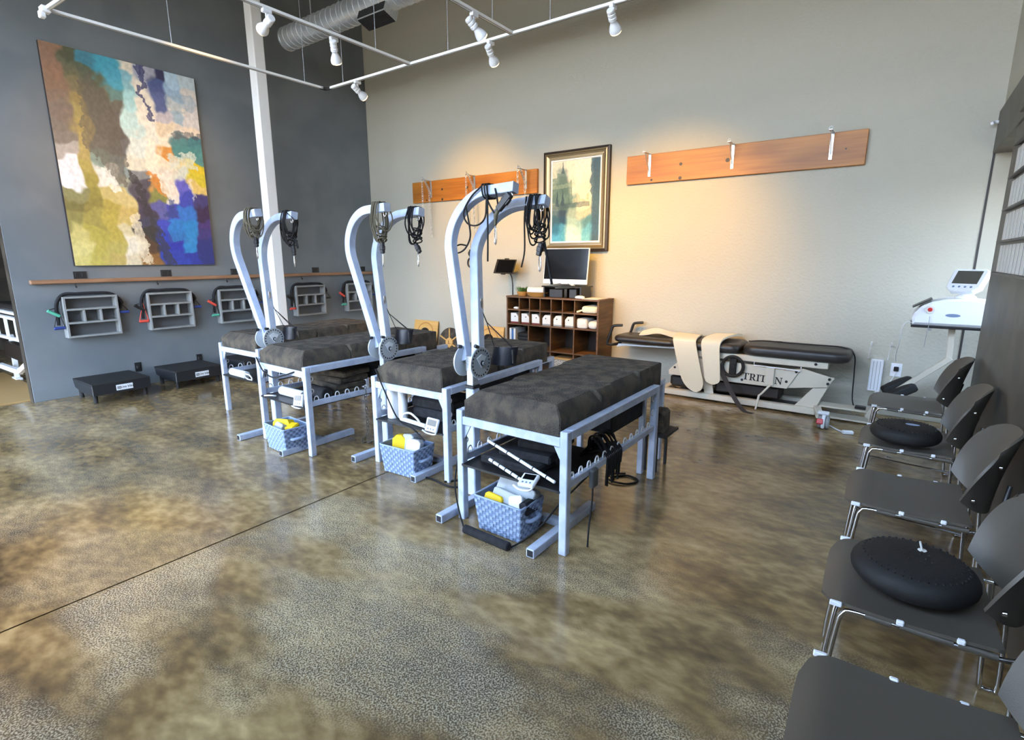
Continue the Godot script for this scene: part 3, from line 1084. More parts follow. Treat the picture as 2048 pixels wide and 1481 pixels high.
func wall_board(x0: float, x1: float, y0: float, y1: float, label: String, brackets: Array):
	var t := thing("wooden_board", label, "wall board", Vector3(x0, y0, 0))
	obj("board", span(0, x1 - x0, 0, y1 - y0, 0, 0.04, 0.004), M.pine, t)
	var s := st()
	for q in [[0.27, 0.55, 0.018], [0.48, 0.52, 0.022], [0.27, 0.08, 0.02], [0.13, 0.1, 0.014], [0.93, 0.5, 0.008]]:
		s = st()
		cyl(s, Vector3(q[0] * (x1 - x0), q[1] * (y1 - y0), 0.038), Vector3(q[0] * (x1 - x0), q[1] * (y1 - y0), 0.0404), q[2], 12, 0.0002)
		obj("knot", s, M.frame_dark, t)
	for bxx in brackets:
		var x: float = bxx - x0
		var y := y1 - y0
		s = st()
		bx(s, Vector3(x, y - 0.125, 0.043), Vector3(0.03, 0.25, 0.006), 0.001)
		bx(s, Vector3(x, y - 0.003, 0.135), Vector3(0.03, 0.006, 0.19), 0.001)
		bar(s, Vector3(x, y - 0.20, 0.048), Vector3(x, y - 0.012, 0.185), 0.018, 0.006, 0.001, Vector3.RIGHT)
		tube(s, ring_pts(Vector3(x, y + 0.012, 0.215), Vector3(0.0, 0.016, 0), Vector3(0.016, 0, 0), 10), 0.003, 5, true)
		for q in [0.04, 0.13, 0.22]:
			cyl(s, Vector3(x, y - q, 0.046), Vector3(x, y - q, 0.050), 0.006, 8, 0.001)
		obj("bracket", s, M.galvanised, t)

func frame_rings(s: SurfaceTool, w: float, h: float, prof: Array):
	var rings := []
	for p in prof:
		rings.append(PackedVector3Array([Vector3(w / 2 - p.x, h / 2 - p.x, p.y), Vector3(-w / 2 + p.x, h / 2 - p.x, p.y), Vector3(-w / 2 + p.x, -h / 2 + p.x, p.y), Vector3(w / 2 - p.x, -h / 2 + p.x, p.y)]))
	for i in rings.size() - 1:
		var A: PackedVector3Array = rings[i]
		var B: PackedVector3Array = rings[i + 1]
		for j in 4:
			var k := (j + 1) % 4
			var mid := (A[j] + A[k]) / 2
			var across: Vector2 = prof[i + 1] - prof[i]
			var inward := -Vector3(mid.x, mid.y, 0).normalized()
			quad(s, A[j], A[k], B[k], B[j], -inward * across.y + Vector3(0, 0, 1) * across.x)

func back_wall_things():
	wall_board(1.06, 3.442, 2.412, 2.726, "stained pine board with chains on its brackets, left of the framed picture", [1.47, 2.35, 3.26])
	wall_board(4.733, 7.165, 2.416, 2.738, "stained pine board with three bare brackets, right of the framed picture", [5.02, 5.95, 6.87])
	var cl := ["hanging steel chain on the left bracket of the left board", "long steel chain with hook on the middle bracket of the left board", "short steel chain on the right bracket of the left board"]
	for i in 3:
		var x: float = [1.47, 2.35, 3.26][i]
		var L1: float = [0.62, 0.50, 0.30][i]
		var L2: float = [0.84, 0.80, 0.70][i]
		var s := st()
		link_chain(s, [Vector3(x - 0.015, 2.74, 0.215), Vector3(x - 0.02, 2.74 - L1, 0.21)], 0.034, 0.0036)
		link_chain(s, [Vector3(x + 0.012, 2.73, 0.2), Vector3(x + 0.03, 2.6, 0.12), Vector3(x + 0.045, 2.73 - L2, 0.10)], 0.034, 0.0036)
		tag(obj("hanging_chain", s, M.galvanised), cl[i], "chain", "steel chains on the left board")
	var hk := thing("pulley_hook", "dark pulley hook hanging on a thin line under the left board", "hook", Vector3(2.33, 1.45, 0.13))
	var s := st()
	tube(s, [Vector3(0.0, 0.20, 0), Vector3(0.02, 0.6, 0.02), Vector3(0.03, 1.16, 0.06)], 0.0022, 5)
	obj("line", s, M.rope, hk)
	s = st()
	cyl(s, Vector3(0, 0.17, -0.015), Vector3(0, 0.17, 0.015), 0.045, 16, 0.004)
	bx(s, Vector3(0, 0.17, 0), Vector3(0.03, 0.11, 0.05), 0.006)
	obj("pulley", s, M.bolt, hk)
	s = st()
	tube(s, smooth([Vector3(0, 0.11, 0), Vector3(-0.05, 0.07, 0), Vector3(-0.055, 0.0, 0), Vector3(0.0, -0.035, 0), Vector3(0.04, 0.0, 0), Vector3(0.035, 0.03, 0)], 5), 0.013, 8)
	obj("hook", s, M.bolt, hk)
	# framed picture
	var t := thing("framed_picture", "gold framed picture of a spired town beside turquoise water", "picture", Vector3(4.03, 2.272, 0))
	var w := 0.955
	var h := 1.27
	s = st()
	frame_rings(s, w, h, [Vector2(0, 0.0), Vector2(0, 0.05), Vector2(0.022, 0.056), Vector2(0.024, 0.05)])
	obj("outer_moulding", s, M.frame_dark, t)
	s = st()
	frame_rings(s, w, h, [Vector2(0.024, 0.05), Vector2(0.03, 0.062), Vector2(0.045, 0.064), Vector2(0.05, 0.056), Vector2(0.075, 0.046), Vector2(0.092, 0.044), Vector2(0.096, 0.05), Vector2(0.106, 0.05), Vector2(0.11, 0.042)])
	obj("gilt_moulding", s, M.frame_gold, t)
	s = st()
	frame_rings(s, w, h, [Vector2(0.11, 0.042), Vector2(0.113, 0.046), Vector2(0.124, 0.044), Vector2(0.13, 0.034)])
	obj("liner", s, M.white_paint, t)
	var rows := [
		"d8d2b4 d8d2b4 e6dcb9 ebdfc0 e6dcbe 37555f",
		"c8c8aa 8a9686 e6dcb9 ebdfc0 e6dcbe 37555f",
		"c8c8aa 5b6d63 d6ccaa ebdfbe e0dab8 32505a",
		"7d8c78 40594f dcd7b4 ebdcb4 d2cdaf 325564",
		"54685a 6e8770 8ca08c ebdcaf e6d6b0 3c5f69",
		"a0aa8c 4a6354 6e8c78 d7cda5 dccda0 46646e",
		"5a6e69 2c404a 96a58c b4b491 b9af8c 375564",
		"31595e 224653 a0b9a0 8caa9b 4f7c7c 285064",
		"2c6d7c 4b91a0 c3d2b9 a5c3af 5fa0aa 32647d",
		"50a0b4 54a0aa d7dcc3 bed2be 6eafb4 3c5a64"]
	obj("painted_face", picture_face(Vector3(-0.35, 0.505, 0.035), Vector3(0.35, 0.505, 0.035), Vector3(0.35, -0.505, 0.035), Vector3(-0.35, -0.505, 0.035)), painted(rows, 200, 290, 71, 0.45, 0.7, 0.3, 0.4, [
		blot([88, 152, 92, 135, 100, 138, 108, 116, 114, 122, 120, 136, 140, 142, 150, 118, 156, 122, 158, 152], "b4aa82", 0.7),
		blot([0, 60, 20, 55, 22, 40, 38, 44, 42, 30, 46, 2, 50, 30, 56, 44, 62, 75, 75, 80, 78, 68, 84, 68, 88, 150, 0, 150], "5e7868", 0.75),
		blot([40, 44, 46, 0, 52, 44], "44585a", 0.9),
		blot([0, 84, 86, 78, 87, 92, 0, 98], "9aa886", 0.6),
		blot([14, 160, 22, 100, 30, 160], "2a4044", 0.9),
		blot([38, 160, 46, 96, 54, 160], "2a4044", 0.9),
		blot([66, 155, 72, 118, 80, 155], "4c6458", 0.8),
		blot([0, 152, 160, 148, 160, 164, 0, 172], "3c4e50", 0.6),
		blot([165, 0, 200, 0, 200, 290, 172, 290, 168, 130, 160, 112, 166, 95, 158, 80, 166, 50, 160, 40], "38545e", 0.85)], 3.5), t)
	# balance boards and the spoked disc on the floor against the wall
	for i in 2:
		var b := thing("balance_board", ["plywood balance board with black dome leaning left of the spoked disc", "plywood balance board with black dome leaning beside the cubby cabinet"][i], "balance board", Vector3([1.26, 2.60][i], 0.0, 0.13), 0, "plywood balance boards")
		b.rotation.x = -0.20
		s = st()
		bx(s, Vector3(0, 0.275, 0), Vector3(0.54, 0.55, 0.018), 0.004)
		obj("board", s, M.plywood, b)
		s = st()
		lathe(s, [Vector2(0.19, 0.0), Vector2(0.186, 0.003), Vector2(0.176, 0.003), Vector2(0.172, 0.0)], 28, Transform3D(Basis(Vector3.RIGHT, PI / 2), Vector3(0, 0.33, 0.009)))
		obj("groove_ring", s, M.wicker, b)
		s = st()
		lathe(s, [Vector2(0.10, 0.0), Vector2(0.098, 0.02), Vector2(0.07, 0.05), Vector2(0.0, 0.066)], 24, Transform3D(Basis(Vector3.RIGHT, PI / 2), Vector3(0, 0.33, 0.009)))
		obj("dome", s, M.black_plastic, b)
	var d := thing("spoked_disc", "round black disc with six tan wooden spokes and a hub", "balance disc", Vector3(1.86, 0.235, 0.12))
	d.rotation.x = -0.15
	s = st()
	cyl(s, Vector3(0, 0, -0.012), Vector3(0, 0, 0.012), 0.235, 40, 0.004)
	obj("disc", s, M.foam, d)
	for k in 6:
		s = st()
		var a := PI / 2 + 0.1 + k * PI / 3
		bar(s, Vector3(cos(a) * 0.07, sin(a) * 0.07, 0.016), Vector3(cos(a) * 0.225, sin(a) * 0.225, 0.016), 0.022, 0.012, 0.002, Vector3.BACK)
		obj("spoke", s, M.plywood, d)
	s = st()
	cyl(s, Vector3(0, 0, 0.01), Vector3(0, 0, 0.03), 0.075, 24, 0.004)
	var hub := obj("hub", s, M.plywood, d)
	text("L", "Droid Serif", 700, 0.05, M.maroon, hub, Transform3D(Basis(), Vector3(0, 0, 0.0305)))
	# small fittings on the right of the back wall
	var wb := thing("wall_strip_box", "narrow white upright box on the wall below two small pegs", "wall box", Vector3(7.482, 0.24, 0))
	obj("casing", span(-0.053, 0.053, 0, 0.32, 0, 0.055, 0.006), M.white_plastic, wb)
	s = st()
	for k in 3:
		bx(s, Vector3(-0.028 + 0.028 * k, 0.16, 0.0555), Vector3(0.004, 0.29, 0.002), 0.0)
	obj("rib", s, M.shelf_grey, wb)
	for i in 2:
		s = st()
		var x: float = [7.416, 7.575][i]
		tube(s, [Vector3(x, 0.70, 0.0), Vector3(x, 0.70, 0.05), Vector3(x, 0.735, 0.055)], 0.006, 6)
		tube(s, [Vector3(x, 0.70, 0.045), Vector3(x - 0.01, 0.62, 0.02), Vector3(x - 0.012, 0.56, 0.02)], 0.002, 4)
		tag(obj("wall_peg", s, M.white_plastic), ["left one of two small white wall pegs over the upright box", "right one of two small white wall pegs over the outlet"][i], "peg")
	var ol := thing("wall_outlet", "white wall outlet with a plug, right of the narrow upright box", "outlet", Vector3(7.641, 0.467, 0))
	obj("plate", span(-0.045, 0.045, -0.065, 0.065, 0, 0.008, 0.003), M.white_plastic, ol)
	obj("plug", span(-0.02, 0.02, -0.01, 0.035, 0.008, 0.04, 0.005), M.black_plastic, ol)
	s = st()
	tube(s, smooth([Vector3(0, -0.005, 0.03), Vector3(-0.01, -0.06, 0.035), Vector3(-0.06, -0.2, 0.03), Vector3(-0.10, -0.44, 0.05)], 5), 0.004, 6)
	obj("plug_cable", s, M.white_plastic, ol)

# ------------------------------------------------------------------ pigeonhole cabinet and what is on it
func cabinet_things():
	var x0 := 3.20
	var x1 := 4.61
	var zf := 0.42
	var zb := 0.02
	var t := thing("pigeonhole_cabinet", "rustic brown wooden pigeonhole cabinet under the framed picture", "cabinet", Vector3.ZERO)
	obj("top_board", span(x0 - 0.005, x1 + 0.01, 1.022, 1.045, zb, zf + 0.005, 0.003), M.cabinet_wood, t)
	obj("side_panel", span(x0, x0 + 0.022, 0, 1.022, zb, zf, 0.002), M.cabinet_wood, t)
	obj("side_panel", span(x1 - 0.025, x1, 0, 1.022, zb, zf, 0.002), M.cabinet_wood, t)
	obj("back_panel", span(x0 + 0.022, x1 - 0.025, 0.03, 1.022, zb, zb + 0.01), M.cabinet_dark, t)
	for y in [0.858, 0.662, 0.335, 0.04]:
		obj("shelf_board", span(x0 + 0.022, x1 - 0.025, y - 0.009, y + 0.009, zb + 0.01, zf - 0.002, 0.002), M.cabinet_wood, t)
	for x in [3.41, 3.578, 3.747, 3.917, 4.09, 4.265]:
		obj("divider", span(x - 0.007, x + 0.007, 0.867, 1.022, zb + 0.01, zf - 0.004, 0.002), M.cabinet_wood, t)
		obj("divider", span(x - 0.007, x + 0.007, 0.671, 0.849, zb + 0.01, zf - 0.004, 0.002), M.cabinet_wood, t)
	for x in [3.563, 3.913, 4.262]:
		obj("divider", span(x - 0.009, x + 0.009, 0.344, 0.653, zb + 0.01, zf - 0.004, 0.002), M.cabinet_wood, t)
	for x in [3.913, 4.262]:
		obj("divider", span(x - 0.009, x + 0.009, 0.049, 0.326, zb + 0.01, zf - 0.004, 0.002), M.cabinet_wood, t)
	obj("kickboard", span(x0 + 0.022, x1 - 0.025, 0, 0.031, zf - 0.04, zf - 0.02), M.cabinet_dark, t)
	# six cut-corner boxes
	var ord := ["first", "second", "third", "fourth", "fifth", "sixth"]
	var xc := [3.315, 3.494, 3.662, 3.832, 4.003, 4.178]
	for i in 6:
		var k := 1.0 if i < 3 else -1.0
		var b := thing("file_box", "%s white cut-corner box from the left in the middle pigeonhole row" % ord[i], "box", Vector3(xc[i], 0.671, 0.39), 0, "white boxes in the pigeonholes")
		var s := st()
		prism(s, PackedVector2Array([Vector2(-0.062, 0.022), Vector2(0.062, 0.022), Vector2(0.062, 0.095 if k > 0 else 0.14), Vector2(0.025 if k > 0 else 0.062, 0.14), Vector2(-0.025 if k < 0 else -0.062, 0.14), Vector2(-0.062, 0.14 if k > 0 else 0.095)]), 0.25, Transform3D(Basis(), Vector3(0, 0, -0.25)), 0.002)
		obj("front", s, M.paper, b)
		obj("base", span(-0.062, 0.062, 0, 0.022, -0.25, 0, 0.002), M.maroon if i < 3 else M.shelf_grey, b)
		s = st()
		cyl(s, Vector3(0.01 * k, 0.095, -0.001), Vector3(0.01 * k, 0.095, 0.001), 0.009, 10, 0.0003)
		obj("hole", s, M.black_plastic, b)
	# the wide holes at the right
	var s := st()
	pad(s, Vector3(4.455, 0.867, 0.26), Vector3(0.22, 0.10, 0.26), 0.04, 0.03, 0.01)
	tag(obj("folded_cloth", s, M.towel), "cream folded cloth in the upper wide hole of the cabinet", "cloth")
	s = st()
	for k in 3:
		tube(s, smooth([Vector3(4.29, 0.875 + k * 0.006, 0.40), Vector3(4.33, 0.885 + k * 0.008, 0.39 - k * 0.02), Vector3(4.40, 0.93 - 0.01 * k, 0.30)], 4), 0.006, 5)
	tag(obj("loose_strap", s, M.towel), "cream strap ends spilling from the upper wide hole", "strap")
	s = st()
	pad(s, Vector3(4.355, 0.671, 0.27), Vector3(0.15, 0.13, 0.24), 0.03, 0.02, 0.005)
	tag(obj("paper_stack", s, M.paper), "cream paper stack in the lower wide hole, on its left", "papers")
	s = st()
	pad(s, Vector3(4.51, 0.671, 0.27), Vector3(0.14, 0.11, 0.26), 0.05, 0.04, 0.01)
	tag(obj("folded_cloth", s, M.paper), "crumpled white cloth in the lower wide hole, on its right", "cloth")
	s = st()
	pad(s, Vector3(3.33, 0.867, 0.36), Vector3(0.08, 0.03, 0.06), 0.02, 0.012, 0.004)
	tag(obj("mouse", s, M.white_plastic), "small white device in the top left pigeonhole", "device")
	for i in 3:
		var c: Material = [M.paper, M.binder_blue, M.paper][i]
		tag(obj("binder", span(3.235 + i * 0.035, 3.267 + i * 0.035, 0.345, [0.60, 0.585, 0.60][i], 0.14, 0.40, 0.003), c), ["white binder at the far left of the large pigeonholes", "blue binder between two white ones in the large pigeonhole", "white binder right of the blue one in the large pigeonhole"][i], "binder")
	for i in 4:
		s = st()
		pad(s, Vector3(3.455, 0.345 + i * 0.05, 0.27), Vector3(0.18, 0.05, 0.26), 0.02, 0.015)
		tag(obj("folded_band", s, M.rubber), "%s dark folded band in the pile beside the binders" % ["lowest", "second lowest", "second highest", "topmost"][i], "folded band", "dark folded bands")
	for i in 2:
		var bb := thing("patterned_box", ["black and white patterned box with yellow-green rim on the bottom shelf", "pale patterned box in the bottom right pigeonhole"][i], "box", Vector3([4.09, 4.43][i], 0.049, 0.25))
		obj("body", span(-0.14, 0.14, 0, 0.19, -0.15, 0.15, 0.004), M.patterned if i == 0 else M.towel, bb)
		obj("rim", span(-0.145, 0.145, 0.19, 0.215, -0.155, 0.155, 0.003), M.tan if i == 0 else M.paper, bb)
	# on the top
	var m := thing("all_in_one_computer", "white framed desktop computer with black screen on a silver foot", "computer", Vector3(4.03, 1.045, 0.24))
	m.rotation = Vector3(0, 0.0, 0)
	var B := Basis(Vector3.RIGHT, -0.13)
	s = st()
	bx(s, Vector3(0, 0.40, 0), Vector3(0.655, 0.46, 0.022), 0.008, B)
	obj("casing", s, M.white_plastic, m)
	s = st()
	bx(s, Vector3(0, 0.40, 0) + B * Vector3(0, 0.025, 0.0115), Vector3(0.635, 0.39, 0.003), 0.001, B)
	obj("screen", s, M.screen, m)
	s = st()
	bar(s, Vector3(0.0, 0.20, -0.03), Vector3(-0.17, 0.158, 0.10), 0.05, 0.008)
	bar(s, Vector3(0.0, 0.20, -0.03), Vector3(0.17, 0.158, 0.10), 0.05, 0.008)
	bx(s, Vector3(0, 0.25, -0.04), Vector3(0.12, 0.14, 0.01), 0.003)
	obj("foot", s, M.galvanised, m)
	var rs := thing("monitor_riser", "black glass riser shelf carrying the desktop computer", "riser", Vector3(4.05, 1.045, 0.24))
	obj("shelf", span(-0.30, 0.30, 0.135, 0.15, -0.15, 0.15, 0.003), M.screen, rs)
	for x in [-0.27, 0.27]:
		s = st()
		bx(s, Vector3(x, 0.068, 0), Vector3(0.02, 0.135, 0.26), 0.002)
		obj("leg", s, M.black_plastic, rs)
	tag(obj("drive_box", span(3.86, 4.06, 1.045, 1.155, 0.17, 0.37, 0.006), M.black_plastic), "glossy black box under the riser, left", "device")
	tag(obj("drive_box", span(4.08, 4.13, 1.045, 1.165, 0.16, 0.37, 0.006), M.screen), "slim black upright box under the riser, in the middle", "device")
	tag(obj("drive_box", span(4.15, 4.26, 1.045, 1.16, 0.15, 0.36, 0.006), M.plate_dark), "dark grey box under the riser, right", "device")
	s = st()
	pad(s, Vector3(4.31, 1.045, 0.36), Vector3(0.13, 0.04, 0.075), 0.035, 0.016, 0.008)
	tag(obj("computer_mouse", s, M.white_plastic), "white mouse on the cabinet top beside the paper", "mouse")
	tag(obj("paper_sheet", span(4.36, 4.58, 1.045, 1.051, 0.12, 0.40, 0.0), M.paper), "white paper sheets on the right end of the cabinet top", "paper")
	var tr := thing("paper_roll", "roll of white paper lying in a wicker basket", "paper roll", Vector3(3.63, 1.125, 0.32))
	s = st()
	cyl(s, Vector3(-0.13, 0, 0), Vector3(0.13, 0, 0), 0.045, 20, 0.004)
	obj("roll", s, M.paper, tr)
	s = st()
	cyl(s, Vector3(0.128, 0, 0), Vector3(0.1315, 0, 0), 0.016, 12, 0.0005)
	obj("core", s, M.black_plastic, tr)
	s = st()
	lathe(s, [Vector2(0, 0), Vector2(0.10, 0), Vector2(0.125, 0.02), Vector2(0.145, 0.055), Vector2(0.152, 0.06), Vector2(0.138, 0.055), Vector2(0.115, 0.024), Vector2(0, 0.012)], 24, Transform3D(Basis.from_scale(Vector3(1.1, 1, 0.75)), Vector3(3.64, 1.045, 0.32)))
	tag(obj("wicker_basket", s, M.wicker), "shallow wicker basket under the paper roll", "basket")
	var pl := thing("potted_plant", "small green plant in a terracotta bowl on the cabinet top", "plant", Vector3(3.41, 1.045, 0.33))
	s = st()
	lathe(s, [Vector2(0, 0), Vector2(0.055, 0), Vector2(0.075, 0.03), Vector2(0.08, 0.06), Vector2(0.072, 0.06), Vector2(0.06, 0.04), Vector2(0, 0.04)], 18)
	obj("bowl", s, M.wicker, pl)
	s = st()
	for k in 46:
		var a := k * 2.399
		var r := 0.012 + 0.0085 * sqrt(float(k)) 
		var c := Vector3(cos(a) * r, 0.045, sin(a) * r)
		var tip := c + Vector3(cos(a) * 0.03, 0.03 + 0.03 * absf(sin(k * 1.7)), sin(a) * 0.03)
		var side := Vector3(-sin(a), 0, cos(a)) * 0.009
		quad(s, c - side * 0.4, c + side * 0.4, tip + side, tip - side, Vector3.UP)
		tri(s, tip - side, tip + side, tip + (tip - c) * 0.4, Vector3.UP)
	var lf := obj("leaves", s, M.leaf, pl)
	lf.set_meta("kind", "stuff")
	var tb := thing("tablet_stand", "black tablet on a gooseneck stand clamped to the cabinet", "tablet", Vector3(3.15, 1.0, 0.24))
	B = Basis(Vector3.UP, 0.05) * Basis(Vector3.RIGHT, -0.45) * Basis(Vector3.BACK, -0.02)
	s = st()
	bx(s, Vector3(-0.09, 0.435, 0.02), Vector3(0.33, 0.215, 0.012), 0.005, B)
	obj("tablet", s, M.black_plastic, tb)
	s = st()
	bx(s, Vector3(-0.09, 0.435, 0.02) + B * Vector3(0.01, 0, 0.0065), Vector3(0.28, 0.185, 0.002), 0.0, B)
	obj("screen", s, M.screen, tb)
	s = st()
	bx(s, Vector3(-0.09, 0.435, 0.02) + B * Vector3(0, 0.112, 0), Vector3(0.07, 0.018, 0.025), 0.004, B)
	bx(s, Vector3(-0.09, 0.435, 0.02) + B * Vector3(0, -0.112, 0), Vector3(0.07, 0.018, 0.025), 0.004, B)
	obj("clamp_jaw", s, M.black_plastic, tb)
	s = st()
	tube(s, smooth([Vector3(0.03, -0.02, 0), Vector3(0.028, 0.08, 0), Vector3(0.02, 0.2, -0.01), Vector3(-0.02, 0.31, -0.03), Vector3(-0.08, 0.40, -0.005)], 6), 0.010, 8)
	obj("gooseneck", s, M.black_plastic, tb)
	s = st()
	bx(s, Vector3(0.03, -0.01, 0), Vector3(0.05, 0.075, 0.06), 0.005)
	obj("clamp", s, M.black_plastic, tb)

# ------------------------------------------------------------------ traction tables
func hook_ring() -> Mesh:
	# a D-shaped hook standing on its rail, lying in the yz plane
	var s := st()
	tube(s, smooth([Vector3(0, -0.004, 0.018), Vector3(0, 0.010, 0.019), Vector3(0, 0.026, 0.012), Vector3(0, 0.031, 0.0), Vector3(0, 0.026, -0.012), Vector3(0, 0.010, -0.019), Vector3(0, -0.004, -0.018)], 3), 0.0042, 6)
	return mesh_of(s)

func foam_block(x: float, y0: float, y1: float, z0: float, z1: float, ch: float, front: bool) -> SurfaceTool:
	# rectangular foam slab, wide chamfers along both sides and (if asked) along the front edge
	var s := st()
	var rings := []
	var yc := y1 - ch
	var zf := z1 - ch * 1.1 if front else z1 - 0.006
	rings.append(PackedVector3Array([Vector3(x, y0, z1), Vector3(-x, y0, z1), Vector3(-x, y0, z0), Vector3(x, y0, z0)]))
	rings.append(PackedVector3Array([Vector3(x, yc, z1), Vector3(-x, yc, z1), Vector3(-x, yc, z0), Vector3(x, yc, z0)]))
	rings.append(PackedVector3Array([Vector3(x - ch * 1.1, y1, zf), Vector3(-x + ch * 1.1, y1, zf), Vector3(-x + ch * 1.1, y1, z0 + 0.006), Vector3(x - ch * 1.1, y1, z0 + 0.006)]))
	# soften each ring with small corner cuts
	var cut := []
	for r in rings:
		var o := PackedVector3Array()
		for i in 4:
			var p: Vector3 = r[i]
			var a: Vector3 = r[(i + 3) % 4]
			var b: Vector3 = r[(i + 1) % 4]
			o.append(p + (a - p).normalized() * 0.008)
			o.append(p + (b - p).normalized() * 0.008)
		cut.append(o)
	loft(s, cut, true, true, false, 20)
	return s

func traction_table(t: Node3D, H: float):
	var w := 0.352
	var L := 1.23
	var leg := box(Vector3(0, H / 2, 0), Vector3(0.046, H, 0.046), 0.004)
	var leg_mesh := mesh_of(leg)
	for sx in [-1, 1]:
		part("leg", leg_mesh, M.steel_white, t, Vector3(sx * w, 0, 0))
		part("leg", leg_mesh, M.steel_white, t, Vector3(sx * w, 0, -L))
		var s := st()
		bx(s, Vector3(sx * w, H - 0.024, -L / 2), Vector3(0.05, 0.05, L - 0.046), 0.004)
		obj("side_rail", s, M.steel_white, t)
		s = st()
		bx(s, Vector3(sx * w, H - 0.300, -L / 2), Vector3(0.030, 0.042, L - 0.046), 0.003)
		obj("hook_rail", s, M.steel_white, t)
		s = st()
		var T := Transform3D(Basis(Vector3(-sx, 0, 0), Vector3.UP, Vector3(0, 0, -sx)), Vector3(sx * (w - 0.023), 0, 0.004 * sx))
		prism(s, PackedVector2Array([Vector2(0, H - 0.178), Vector2(0, H - 0.085), Vector2(0.05, H - 0.085)]), 0.008, T)
		obj("gusset", s, M.steel_white, t)
	var s := st()
	bx(s, Vector3(0, H - 0.061, 0), Vector3(2 * w - 0.046, 0.05, 0.04), 0.003)
	obj("front_rail", s, M.steel_white, t)
	s = st()
	bx(s, Vector3(0, H - 0.061, -L), Vector3(2 * w - 0.046, 0.05, 0.04), 0.003)
	obj("rear_rail", s, M.steel_white, t)
	var hk := hook_ring()
	for sx in [-1, 1]:
		for k in 12:
			part("hook", hk, M.white_plastic, t, Vector3(sx * w, H - 0.276, -0.07 - k * 0.096))
		for y in [0.10, 0.20]:
			part("hook", hk, M.white_plastic, t, Vector3(sx * w, H - y, -0.021), Basis(Vector3.RIGHT, -PI / 2))
		for y in [0.09, 0.19]:
			part("hook", hk, M.white_plastic, t, Vector3(sx * w, H - y, -L + 0.021), Basis(Vector3.RIGHT, PI / 2))
	s = st()
	bx(s, Vector3(0, H - 0.331, -0.30), Vector3(2 * w - 0.034, 0.014, 0.66), 0.002)
	obj("shelf", s, M.black_plastic, t)
	s = st()
	bx(s, Vector3(0, H - 0.15, -0.95), Vector3(0.56, 0.16, 0.50), 0.01)
	obj("under_tray", s, M.foam_black, t)
	# the narrower frame at the far end
	var lr := mesh_of(box(Vector3(0, (H - 0.08) / 2, 0), Vector3(0.04, H - 0.08, 0.04), 0.003))
	for sx in [-1, 1]:
		part("rear_leg", lr, M.steel_white, t, Vector3(sx * 0.25, 0, -L - 0.40))
		part("rear_leg", lr, M.steel_white, t, Vector3(sx * 0.25, 0, -L - 0.045))
		s = st()
		bx(s, Vector3(sx * 0.25, H - 0.06, -L - 0.22), Vector3(0.04, 0.04, 0.40), 0.003)
		obj("rear_side_rail", s, M.steel_white, t)
	# foam top in four blocks
	var y0 := H - 0.037
	var y1 := H + 0.115
	obj("front_foam", foam_block(0.324, y0, y1, -0.44, 0.012, 0.056, true), M.foam, t)
	obj("middle_foam", foam_block(0.324, y0, y1 + 0.001, -0.655, -0.441, 0.03, false), M.foam, t)
	obj("back_foam", foam_block(0.324, y0, y1 - 0.001, -1.043, -0.666, 0.050, false), M.foam, t)
	obj("end_foam", foam_block(0.30, y0 - 0.02, y1 + 0.002, -1.47, -1.056, 0.006, false), M.foam, t)

